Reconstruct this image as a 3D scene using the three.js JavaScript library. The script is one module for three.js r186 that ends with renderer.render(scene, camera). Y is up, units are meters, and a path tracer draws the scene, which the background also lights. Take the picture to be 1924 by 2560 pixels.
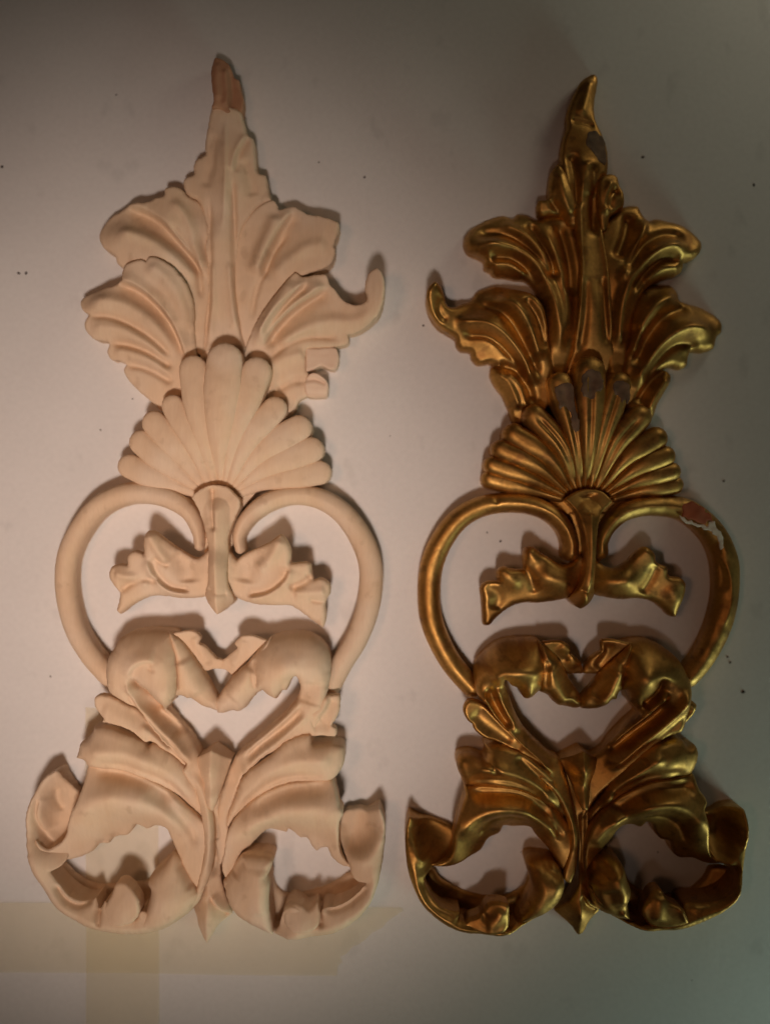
import * as THREE from 'three';
import { RoundedBoxGeometry } from 'three/addons/geometries/RoundedBoxGeometry.js';
import { ImprovedNoise } from 'three/addons/math/ImprovedNoise.js';
import { RectAreaLightUniformsLib } from 'three/addons/lights/RectAreaLightUniformsLib.js';

// ---------------------------------------------------------------- scale, camera, light, exposure
const S = 0.00015;                 // metres per measuring unit: the carvings are about 33 cm long
const CX = 962, CY = 1280;         // middle of the board in measuring units
const D = 2900;                    // camera height in measuring units
const scene = new THREE.Scene();
scene.background = new THREE.Color().setRGB(0.009, 0.0065, 0.0045);   // the dim warm room
const camera = new THREE.PerspectiveCamera(2 * Math.atan(1280 / D) * 180 / Math.PI, 769 / 1024, 0.02, 20);
camera.position.set(0, D * S, 0);
camera.up.set(0, 0, -1);
camera.lookAt(0, 0, 0);
camera.focus = D * S - 0.016;
camera.userData.fStop = 1.9;
RectAreaLightUniformsLib.init();
const renderer = new THREE.WebGLRenderer({ antialias: true });
renderer.setSize(769, 1024);
renderer.toneMapping = THREE.LinearToneMapping;
renderer.toneMappingExposure = 1;
renderer.shadowMap.enabled = true;

const wx = (x) => (x - CX) * S, wz = (y) => (y - CY) * S;
const LAMP = new THREE.Vector3(wx(760), 5400 * S, wz(3650));
const AIM = new THREE.Vector3(wx(400), 0, wz(1415));
const warm = new THREE.SpotLight(new THREE.Color().setRGB(1, 0.825, 0.715), 1.66, 0, 0.217, 1, 2);  // unseen warm lamp, out of view, placed to light the board and carvings
warm.position.copy(LAMP); warm.target.position.copy(AIM);
warm.castShadow = true; warm.shadow.radius = 3; warm.shadow.mapSize.set(2048, 2048);
scene.add(warm, warm.target);
// unseen reddish lamp, out of view above the left side, placed to soften the shadows
const GLOBE = new THREE.Vector3(-0.34, 0.80, 0.02);
const fill = new THREE.SpotLight(new THREE.Color().setRGB(1, 0.49, 0.27), 0.36, 0, 0.24, 1, 2);
fill.position.copy(GLOBE); fill.target.position.set(wx(520), 0, wz(1450));
fill.castShadow = true; fill.shadow.radius = 5; fill.shadow.mapSize.set(1024, 1024);
scene.add(fill, fill.target);
// two unseen panel lamps, out of view, light the near and far right corners
const PANELS = [
  { at: new THREE.Vector3(0.38, 0.085, 0.35), to: new THREE.Vector3(0.08, 0.02, 0.10), c: [0.72, 1, 0.82], power: 8.2, size: 0.14 },
  { at: new THREE.Vector3(0.25, 0.12, -0.31), to: new THREE.Vector3(0.14, 0, -0.18), c: [1, 0.90, 0.66], power: 2.5, size: 0.10 },
];
for (const p of PANELS) { const l = new THREE.RectAreaLight(new THREE.Color().setRGB(...p.c), p.power, p.size, p.size); l.position.copy(p.at); l.lookAt(p.to); scene.add(l); }

// ---------------------------------------------------------------- helpers
const noise = new ImprovedNoise();
let seed = 7;
const rnd = () => { seed = (seed * 1664525 + 1013904223) % 4294967296; return seed / 4294967296; };
const fbm = (x, y, z = 0, o = 4) => { let s = 0, a = 0.5, f = 1; for (let i = 0; i < o; i++) { s += a * noise.noise(x * f, y * f, z + i * 7.3); a *= 0.5; f *= 2.03; } return s; };
const clamp = (v, a, b) => Math.min(b, Math.max(a, v));
const sstep = (a, b, v) => { const t = clamp((v - a) / (b - a), 0, 1); return t * t * (3 - 2 * t); };
const used = {};
const numbered = (n) => { const k = used[n] = (used[n] ?? -1) + 1; return k ? n + '_' + String(k).padStart(3, '0') : n; };

// measuring sheets: each letter is a sheet with its own origin and scale
const FR = {
  A: [200, 100, 800 / 1662], B: [160, 600, 840 / 1662], C: [80, 1150, 920 / 1662], D: [40, 1700, 960 / 1662],
  E: [1020, 140, 840 / 1662], F: [1020, 640, 840 / 1662], G: [1000, 1150, 924 / 1662], H: [964, 1700, 960 / 1662],
  J: [40, 1880, 500 / 1662], K: [500, 1880, 500 / 1662], L: [180, 1540, 420 / 1662], M: [500, 1540, 420 / 1662],
  N: [1000, 1880, 500 / 1662], O: [1400, 1880, 500 / 1662], P: [1120, 1540, 420 / 1662], Q: [1380, 1540, 420 / 1662],
  Z: [0, 0, 1],
};
function pts(str) {
  let f = FR.Z; const out = [];
  for (const t of str.trim().split(/\s+/)) {
    if (FR[t]) { f = FR[t]; continue; }
    const n = t.split(',').map(Number);
    out.push([f[0] + n[0] * f[2], f[1] + n[1] * f[2], n[2]]);
  }
  return out;
}
// smooth closed or open curve through points; sharp turns stay sharp
function smooth(p, closed, step = 4) {
  const n = p.length, tan = [];
  for (let i = 0; i < n; i++) {
    const a = p[closed ? (i + n - 1) % n : Math.max(0, i - 1)], b = p[i], c = p[closed ? (i + 1) % n : Math.min(n - 1, i + 1)];
    const d1 = [b[0] - a[0], b[1] - a[1]], d2 = [c[0] - b[0], c[1] - b[1]], l1 = Math.hypot(...d1), l2 = Math.hypot(...d2);
    let k = 1;
    if (l1 && l2) { const cs = (d1[0] * d2[0] + d1[1] * d2[1]) / (l1 * l2); k = sstep(-0.25, 0.55, cs); }
    const s = (l1 + l2) || 1; tan.push([(c[0] - a[0]) / s * k, (c[1] - a[1]) / s * k]);
  }
  const out = [];
  for (let i = 0; i < (closed ? n : n - 1); i++) {
    const a = p[i], b = p[(i + 1) % n], L = Math.hypot(b[0] - a[0], b[1] - a[1]), m = Math.max(1, Math.round(L / step));
    for (let j = 0; j < m; j++) {
      const t = j / m, t2 = t * t, t3 = t2 * t, h1 = 2 * t3 - 3 * t2 + 1, h2 = t3 - 2 * t2 + t, h3 = -2 * t3 + 3 * t2, h4 = t3 - t2;
      out.push([0, 1].map((k) => h1 * a[k] + h2 * L * tan[i][k] + h3 * b[k] + h4 * L * tan[(i + 1) % n][k]));
    }
  }
  if (!closed) out.push(p[n - 1].slice(0, 2));
  return out;
}
// smooth height surface through [x, y, h] points
function rbf(cp) {
  const n = cp.length;
  if (n < 3) { const m = cp.reduce((s, c) => s + c[2], 0) / n; return () => m; }
  const c2 = 34 * 34, N = n + 1, A = [], sc = 100;
  const phi = (dx, dy) => -Math.sqrt(dx * dx + dy * dy + c2) / sc;
  for (let i = 0; i < n; i++) { const r = []; for (let j = 0; j < n; j++) r.push(phi(cp[i][0] - cp[j][0], cp[i][1] - cp[j][1]) + (i === j ? 1e-4 : 0)); r.push(1, cp[i][2]); A.push(r); }
  const last = Array(n).fill(1); last.push(0, 0); A.push(last);
  for (let i = 0; i < N; i++) {
    let p = i; for (let r = i + 1; r < N; r++) if (Math.abs(A[r][i]) > Math.abs(A[p][i])) p = r;
    [A[i], A[p]] = [A[p], A[i]];
    for (let r = 0; r < N; r++) if (r !== i) { const f = A[r][i] / A[i][i]; if (f) for (let k = i; k <= N; k++) A[r][k] -= f * A[i][k]; }
  }
  const w = A.map((r, i) => r[N] / r[i]);
  return (x, y) => { let s = w[n]; for (let i = 0; i < n; i++) s += w[i] * phi(x - cp[i][0], y - cp[i][1]); return s; };
}
// carved line: "kind amount width | path". g: soft ridge or groove, v: sharp ridge or groove,
// f: fold, raised on the right hand of the path and sunk on its left
function stroke(str) {
  const [head, path] = str.split('|'), [kind, a, w] = head.trim().split(/\s+/);
  const c = smooth(pts(path), false, 6), len = [0];
  for (let i = 1; i < c.length; i++) len.push(len[i - 1] + Math.hypot(c[i][0] - c[i - 1][0], c[i][1] - c[i - 1][1]));
  const T = len[len.length - 1], A = +a, W = +w;
  let x0 = 1e9, x1 = -1e9, y0 = 1e9, y1 = -1e9;
  for (const q of c) { x0 = Math.min(x0, q[0]); x1 = Math.max(x1, q[0]); y0 = Math.min(y0, q[1]); y1 = Math.max(y1, q[1]); }
  const R = W * 3.2;
  return (x, y) => {
    if (x < x0 - R || x > x1 + R || y < y0 - R || y > y1 + R) return 0;
    let b = 1e9, side = 1, tt = 0;
    for (let i = 0; i < c.length - 1; i++) {
      const p = c[i], q = c[i + 1], dx = q[0] - p[0], dy = q[1] - p[1], L2 = dx * dx + dy * dy || 1;
      const u = clamp(((x - p[0]) * dx + (y - p[1]) * dy) / L2, 0, 1), ex = x - p[0] - u * dx, ey = y - p[1] - u * dy, d2 = ex * ex + ey * ey;
      if (d2 < b) { b = d2; side = dx * ey - dy * ex; tt = (len[i] + u * (len[i + 1] - len[i])) / T; }
    }
    const d = Math.sqrt(b); if (d > R) return 0;
    const e = sstep(0, 0.14, tt) * sstep(1, 0.86, tt);
    if (kind === 'b') return A * Math.exp(-(d / W) * (d / W));
    if (kind === 'r') return A * Math.max(0, 1 - d / W);
    if (kind === 'g') return A * e * Math.exp(-(d / W) * (d / W));
    if (kind === 'v') return A * e * Math.exp(-d / W * 1.3);
    return A * e * Math.exp(-(d / W) * (d / W)) * Math.tanh((side < 0 ? -d : d) / 2.6);
  };
}
function makeSdf(poly) {
  const n = poly.length;
  return (x, y) => {
    let b = 1e9, ins = false;
    for (let i = 0, j = n - 1; i < n; j = i++) {
      const p = poly[j], q = poly[i], dx = q[0] - p[0], dy = q[1] - p[1], L2 = dx * dx + dy * dy || 1;
      const u = clamp(((x - p[0]) * dx + (y - p[1]) * dy) / L2, 0, 1), ex = x - p[0] - u * dx, ey = y - p[1] - u * dy, d2 = ex * ex + ey * ey;
      if (d2 < b) b = d2;
      if ((p[1] > y) !== (q[1] > y) && x < dx * (y - p[1]) / dy + p[0]) ins = !ins;
    }
    return ins ? Math.sqrt(b) : -Math.sqrt(b);
  };
}
// a carved piece: outline, height surface, rounded rim, carved lines, and an underside th below the top (or down on the board)
function relief(name, parent, mat, o) {
  const raw = typeof o.out === 'string' ? pts(o.out) : o.out;
  const poly = (o.raw ? raw : smooth(raw, true)).map((q) => { const j = 2.4 * (o.jag ?? (o.raw ? 0 : mat === wood ? 1.3 : 0.7)); return [q[0] + j * fbm(q[0] / 9, q[1] / 9, 5.5, 3), q[1] + j * fbm(q[0] / 9, q[1] / 9, 15.5, 3)]; }), sdf = makeSdf(poly);
  const cp = typeof o.h === 'string' ? pts(o.h) : null;
  const raw0 = o.fn ?? (cp ? rbf(cp) : () => o.h), hk = o.hk ?? 1.25, base = (x, y) => hk * raw0(x, y);
  const st = (o.st ?? []).map(stroke), r = o.r ?? 14, dr = o.dr ?? 10, na = o.na ?? 1, cell = o.cell ?? 3;
  const rz = o.rz ? rbf(pts(o.rz)) : null;
  const mean = (o.hm ?? (cp ? cp.reduce((s, c) => s + c[2], 0) / cp.length : o.h) * 0.9) * hk, k = 1 - mean / D;
  const rough = (x, y) => na * (2.6 * fbm(x / 40, y / 40, 3.1, 2) + 0.5 * fbm(x / 11, y / 11, 8.7, 2));
  const body = (x, y) => { let h = base(x, y); for (const s of st) h += s(x, y) * (o.sk ?? (mat === wood ? 1.75 : 1.2)); return h + (o.lift ?? 0) + rough(x, y); };
  const top = (x, y, d) => { let h = surf(x, y); const R = rz ? Math.max(3, rz(x, y)) : r; if (d < R) { const e = 1 - Math.max(0, d) / R; h -= dr * R / r * (1 - Math.sqrt(Math.max(0, 1 - e * e))); } return Math.max(h, 2); };
  const bot = (x, y, d, t) => o.th === undefined ? 0 : clamp(base(x, y) - o.th, 0, t - 1.5);
  let x0 = 1e9, x1 = -1e9, y0 = 1e9, y1 = -1e9;
  for (const q of poly) { x0 = Math.min(x0, q[0]); x1 = Math.max(x1, q[0]); y0 = Math.min(y0, q[1]); y1 = Math.max(y1, q[1]); }
  x0 -= cell * 1.3; y0 -= cell * 1.3;
  const nx = Math.ceil((x1 - x0) / cell) + 2, ny = Math.ceil((y1 - y0) / cell) + 2, F = new Float32Array(nx * ny);
  for (let j = 0; j < ny; j++) for (let i = 0; i < nx; i++) F[j * nx + i] = sdf(x0 + i * cell, y0 + j * cell) || 1e-6;
  const blur = (fn, sig) => {
    let B = new Float32Array(nx * ny);
    for (let j = 0; j < ny; j++) for (let i = 0; i < nx; i++) B[j * nx + i] = F[j * nx + i] > -cell * 9 ? fn(x0 + i * cell, y0 + j * cell) : NaN;
    for (let pass = 0; pass < Math.round(sig * sig / (cell * cell) * 2); pass++) for (const st of [1, nx]) {
      const C = B.slice();
      for (let q = st; q < nx * ny - st; q++) { const a = B[q - st], b = B[q], c = B[q + st]; if (a === a && b === b && c === c) C[q] = 0.25 * a + 0.5 * b + 0.25 * c; }
      B = C;
    }
    return B;
  };
  const B = blur(base, o.soft ?? (mat === gold ? 13 : 5)), lines = blur((x, y) => body(x, y) - base(x, y), o.soft ?? (mat === gold ? 3 : 1.6));
  for (let q = 0; q < nx * ny; q++) B[q] += lines[q];
  const surf = (x, y) => {
    const u = (x - x0) / cell, v = (y - y0) / cell, i = Math.min(nx - 2, Math.floor(u)), j = Math.min(ny - 2, Math.floor(v)), fu = u - i, fv = v - j;
    const a = B[j * nx + i], b = B[j * nx + i + 1], c = B[(j + 1) * nx + i], e = B[(j + 1) * nx + i + 1];
    return (a * (1 - fu) + b * fu) * (1 - fv) + (c * (1 - fu) + e * fu) * fv;
  };
  const pos = [], uv = [], idx = [], key = new Map(), rim = [], P = [];
  const vert = (id, x, y, d) => { let v = key.get(id); if (v === undefined) { v = P.length; key.set(id, v); const t = top(x, y, d); P.push([x, y, t, bot(x, y, d, t)]); } return v; };
  for (let j = 0; j < ny - 1; j++) for (let i = 0; i < nx - 1; i++) {
    const c = [[i, j], [i, j + 1], [i + 1, j + 1], [i + 1, j]], f = c.map(([a, b]) => F[b * nx + a]);
    if (f[0] < 0 && f[1] < 0 && f[2] < 0 && f[3] < 0) continue;
    const ring = [];
    for (let q = 0; q < 4; q++) {
      const [a, b] = c[q], [e, g] = c[(q + 1) % 4], fa = f[q], fb = f[(q + 1) % 4];
      if (fa > 0) ring.push([vert(b * nx + a, x0 + a * cell, y0 + b * cell, fa), 0]);
      if ((fa > 0) !== (fb > 0)) {
        const t = fa / (fa - fb), m = Math.min(b * nx + a, g * nx + e), id = 'e' + m + (a === e ? 'v' : 'h');
        ring.push([vert(id, x0 + (a + (e - a) * t) * cell, y0 + (b + (g - b) * t) * cell, 0), fa > 0 ? 1 : 2]);
      }
    }
    for (let q = 1; q < ring.length - 1; q++) idx.push(ring[0][0], ring[q][0], ring[q + 1][0]);
    for (let q = 0; q < ring.length; q++) if (ring[q][1] === 1 && ring[(q + 1) % ring.length][1] === 2) rim.push([ring[q][0], ring[(q + 1) % ring.length][0]]);
  }
  const X = (v) => (v[0] - CX) * k * S, Z = (v) => (v[1] - CY) * k * S;
  const parts = [];
  const n = P.length;
  for (const v of P) { pos.push(X(v), v[2] * S, Z(v)); uv.push(v[0] * S, v[1] * S); }
  const gt = new THREE.BufferGeometry(); gt.setAttribute('position', new THREE.Float32BufferAttribute(pos, 3)); gt.setIndex(idx); gt.computeVertexNormals(); parts.push(gt);
  const pb = [], ib = []; for (const v of P) pb.push(X(v), v[3] * S, Z(v));
  for (let q = 0; q < idx.length; q += 3) ib.push(idx[q], idx[q + 2], idx[q + 1]);
  const gb = new THREE.BufferGeometry(); gb.setAttribute('position', new THREE.Float32BufferAttribute(pb, 3)); gb.setIndex(ib); gb.computeVertexNormals(); parts.push(gb);
  const pw = [], uw = [], iw = [], wk = new Map();
  const wv = (v) => { let a = wk.get(v); if (a === undefined) { a = pw.length / 3; wk.set(v, a); const q = P[v]; pw.push(X(q), q[2] * S, Z(q), X(q), q[3] * S, Z(q)); uw.push(q[0] * S, q[1] * S, q[0] * S, (q[1] + q[2] - q[3]) * S); } return a; };
  for (const [a, b] of rim) { const p = wv(a), q = wv(b); iw.push(p, p + 1, q, q, p + 1, q + 1); }
  const gw = new THREE.BufferGeometry(); gw.setAttribute('position', new THREE.Float32BufferAttribute(pw, 3)); gw.setIndex(iw); gw.computeVertexNormals(); parts.push(gw);
  const g = new THREE.BufferGeometry(), allP = [], allN = [], allI = []; let off = 0;
  for (const q of parts) { const a = q.attributes.position.array, b = q.attributes.normal.array; for (const v of a) allP.push(v); for (const v of b) allN.push(v); for (const v of q.index.array) allI.push(v + off); off += a.length / 3; }
  g.setAttribute('position', new THREE.Float32BufferAttribute(allP, 3));
  g.setAttribute('normal', new THREE.Float32BufferAttribute(allN, 3));
  g.setAttribute('uv', new THREE.Float32BufferAttribute([...uv, ...uv, ...uw], 2));
  g.setIndex(allI);
  const m = new THREE.Mesh(g, mat); m.name = name; m.castShadow = m.receiveShadow = true;
  if (o.label) m.userData.label = o.label;
  parent.add(m);
  m.userData.carve = undefined; delete m.userData.carve;
  return { mesh: m, body: surf, hm: mean, n };
}
// outline of a limb that follows a spine; widths are half widths along it
function limb(path, widths) {
  const c = smooth(pts(path), false, 8), n = c.length, L = [], R = [];
  const w = (t) => { const q = t * (widths.length - 1), i = Math.min(widths.length - 2, Math.floor(q)); return widths[i] + (widths[i + 1] - widths[i]) * (q - i); };
  for (let i = 0; i < n; i++) {
    const a = c[Math.max(0, i - 1)], b = c[Math.min(n - 1, i + 1)], dx = b[0] - a[0], dy = b[1] - a[1], l = Math.hypot(dx, dy) || 1, h = w(i / (n - 1));
    L.push([c[i][0] + dy / l * h, c[i][1] - dx / l * h]); R.push([c[i][0] - dy / l * h, c[i][1] + dx / l * h]);
  }
  const cap = (i, s) => { const a = c[Math.max(0, i - 1)], b = c[Math.min(n - 1, i + 1)], ang = Math.atan2((b[1] - a[1]) * s, (b[0] - a[0]) * s), h = w(i / (n - 1)), o = []; for (let q = 1; q < 8; q++) { const t = ang - Math.PI / 2 + q * Math.PI / 8; o.push([c[i][0] + Math.cos(t) * h, c[i][1] + Math.sin(t) * h]); } return o; };
  return { out: [...L, ...cap(n - 1, 1), ...R.reverse(), ...cap(0, -1)], spine: c };
}
function limbRelief(name, parent, mat, path, widths, hs, o = {}) {
  const { out, spine } = limb(path, widths), m = hs.length, cp = hs.map((h, i) => { const p = spine[Math.round(i / (m - 1) * (spine.length - 1))]; return [p[0], p[1], h]; });
  const wmax = Math.max(...widths);
  return relief(name, parent, mat, { out, raw: true, fn: rbf(cp), hm: hs.reduce((s, h) => s + h, 0) / m * 0.9, r: o.r ?? wmax, dr: o.dr ?? wmax, ...o });
}

// ---------------------------------------------------------------- materials
function tex(size, fn, repeat, srgb) {
  const d = new Uint8Array(size * size * 4);
  for (let j = 0; j < size; j++) for (let i = 0; i < size; i++) { const c = fn(i / size, j / size), q = (j * size + i) * 4; d[q] = c[0] * 255; d[q + 1] = c[1] * 255; d[q + 2] = c[2] * 255; d[q + 3] = 255; }
  const t = new THREE.DataTexture(d, size, size); t.wrapS = t.wrapT = THREE.MirroredRepeatWrapping; t.magFilter = THREE.LinearFilter; t.minFilter = THREE.LinearMipmapLinearFilter; t.generateMipmaps = true;
  if (srgb) t.colorSpace = THREE.SRGBColorSpace; t.repeat.set(repeat, repeat); t.needsUpdate = true; return t;
}
const s8 = (v) => clamp(v <= 0.0031308 ? v * 12.92 : 1.055 * Math.pow(v, 1 / 2.4) - 0.055, 0, 1);
const rgb = (r, g, b) => [s8(r), s8(g), s8(b)];
const grey = (v) => { const c = clamp(v, 0, 1); return [c, c, c]; };
const mix = (a, b, t) => a.map((v, i) => v + (b[i] - v) * t);
// one tile covers 20 cm
const woodMap = tex(768, (u, v) => {
  const g = fbm(u * 90, v * 9, 1, 4), p = fbm(u * 7, v * 7, 5, 4), f = fbm(u * 260, v * 60, 9, 2);
  let c = mix([0.73, 0.55, 0.385], [0.67, 0.465, 0.295], clamp(0.5 + g * 0.4 + p * 0.9, 0, 1));
  c = mix(c, [0.75, 0.62, 0.49], clamp(p * 1.6 + 0.1, 0, 0.5));
  c = mix(c, [0.52, 0.36, 0.23], 0.45 * sstep(0.2, 0.42, fbm(u * 34, v * 26, 12, 4)));
  c = c.map((q) => q * (1 + 0.06 * f));
  return rgb(...c);
}, 5, true);
const woodBump = tex(768, (u, v) => grey(0.5 + 0.35 * fbm(u * 120, v * 40, 2, 4) + 0.25 * fbm(u * 22, v * 22, 6, 3)), 5);
const wood = new THREE.MeshStandardMaterial({ map: woodMap, bumpMap: woodBump, bumpScale: 0.00035, roughness: 0.82 });
const redWood = new THREE.MeshStandardMaterial({ map: tex(256, (u, v) => rgb(...mix([0.54, 0.30, 0.17], [0.38, 0.18, 0.10], clamp(0.5 + fbm(u * 40, v * 8, 4, 4) * 1.4, 0, 1))), 5, true), bumpMap: woodBump, bumpScale: 0.0003, roughness: 0.75 });
const blockWood = new THREE.MeshStandardMaterial({ map: tex(256, (u, v) => rgb(...mix([0.80, 0.62, 0.47], [0.70, 0.50, 0.36], clamp(0.5 + fbm(u * 9, v * 70, 14, 4) * 1.4, 0, 1))), 5, true), bumpMap: woodBump, bumpScale: 0.0003, roughness: 0.7 });
const goldMap = tex(768, (u, v) => {
  const p = fbm(u * 9, v * 9, 21, 5), q = fbm(u * 26, v * 26, 33, 4), f = fbm(u * 160, v * 160, 40, 3);
  let c = mix([0.60, 0.350, 0.105], [0.40, 0.210, 0.058], clamp(0.5 + p * 1.5, 0, 1));
  c = mix(c, [0.27, 0.11, 0.04], 0.45 * sstep(0.17, 0.34, q));
  c = mix(c, [0.14, 0.08, 0.035], 0.4 * sstep(0.20, 0.36, fbm(u * 40, v * 40, 51, 4)));
  return rgb(...c.map((k) => k * (1 + 0.3 * f)));
}, 5, true);
const goldRough = tex(512, (u, v) => grey(0.50 + 0.2 * fbm(u * 30, v * 30, 60, 4) + 0.1 * fbm(u * 120, v * 120, 61, 2)), 5);
const goldBump = tex(768, (u, v) => grey(0.5 + 0.4 * fbm(u * 60, v * 60, 70, 4) + 0.15 * fbm(u * 200, v * 200, 71, 2)), 5);
const gold = new THREE.MeshPhysicalMaterial({ map: goldMap, roughnessMap: goldRough, roughness: 1, metalness: 1, bumpMap: goldBump, bumpScale: 0.00008 });
const wornGrey = new THREE.MeshStandardMaterial({ map: tex(256, (u, v) => rgb(...mix([0.20, 0.12, 0.062], [0.08, 0.046, 0.024], clamp(0.5 + fbm(u * 60, v * 60, 80, 4) * 1.6, 0, 1))), 5, true), bumpMap: goldBump, bumpScale: 0.0004, roughness: 0.7 });
const bole = new THREE.MeshStandardMaterial({ map: tex(256, (u, v) => rgb(...mix([0.42, 0.115, 0.045], [0.30, 0.08, 0.03], clamp(0.5 + fbm(u * 50, v * 50, 84, 4) * 1.5, 0, 1))), 5, true), roughness: 0.75 });
const gesso = new THREE.MeshStandardMaterial({ color: new THREE.Color().setRGB(0.66, 0.58, 0.48), bumpMap: goldBump, bumpScale: 0.0004, roughness: 0.85 });

// ---------------------------------------------------------------- the setting
function tag(o, label, category, group) { o.userData.label = label; o.userData.category = category; if (group) o.userData.group = group; return o; }
function thing(name, label, category) { const g = new THREE.Group(); g.name = numbered(name); scene.add(g); return tag(g, label, category); }
{
  const paint = tex(768, (u, v) => {
    let k = 0.70 + 0.04 * fbm(u * 12, v * 12, 90, 5) + 0.05 * fbm(u * 220, v * 220, 91, 2) - 0.06 * sstep(0.22, 0.4, fbm(u * 34, v * 22, 97, 4));
    return rgb(k, k * 0.975, k * 0.955);
  }, 1 / 0.4, true);
  const pb = tex(768, (u, v) => grey(0.5 + 0.3 * fbm(u * 40, v * 40, 95, 4) + 0.3 * fbm(u * 200, v * 200, 96, 2)), 1 / 0.4);
  const m = new THREE.MeshStandardMaterial({ map: paint, bumpMap: pb, bumpScale: 0.00012, roughness: 0.62 });
  const g = new THREE.BoxGeometry(1.8, 0.02, 1.8);
  const uv = g.attributes.uv; for (let i = 0; i < uv.count; i++) uv.setXY(i, uv.getX(i) * 1.8, uv.getY(i) * 1.8);
  const t = new THREE.Mesh(g, m); t.name = 'tabletop'; t.position.set(0, -0.01, 0); t.receiveShadow = true; t.castShadow = true; t.userData.kind = 'structure'; scene.add(t);
}
// masking tape stuck on the board
function tape(out, y, label, tone) {
  const p = pts(out), s = new THREE.Shape(p.map((q) => new THREE.Vector2(wx(q[0]), -wz(q[1]))));
  const g = new THREE.ExtrudeGeometry(s, { depth: 0.00012, bevelEnabled: false }); g.rotateX(-Math.PI / 2);
  const map = tex(512, (u, v) => { const k = 1 + 0.10 * fbm(u * 30, v * 30, tone, 4) + 0.07 * fbm(u * 8, v * 150, tone + 3, 3); return rgb(0.84 * k, 0.70 * k, 0.34 * k); }, 6, true);
  const m = new THREE.MeshStandardMaterial({ map, roughness: 0.5, bumpMap: goldBump, bumpScale: 0.0003, transparent: true, opacity: 0.12 });
  const t = new THREE.Mesh(g, m); t.name = numbered('masking_tape'); t.position.y = y; t.receiveShadow = true; tag(t, label, 'tape'); scene.add(t); return t;
}
tape('215,1768 262,1772 300,1765 352,1771 394,1766 396,2000 398,2300 399,2640 216,2640 217,2300 214,2000', 0.0003, 'long yellowed strip of tape running down under the pale carving to the bottom edge', 3);
tape('-60,2255 200,2256 600,2262 1004,2268 1008,2275 985,2290 968,2302 955,2318 930,2330 912,2348 898,2358 880,2366 866,2384 850,2390 856,2404 845,2412 842,2438 600,2436 300,2431 -60,2429', 0.0006, 'yellowed strip of tape lying crosswise with a torn right end below the pale carving', 17);

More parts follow.
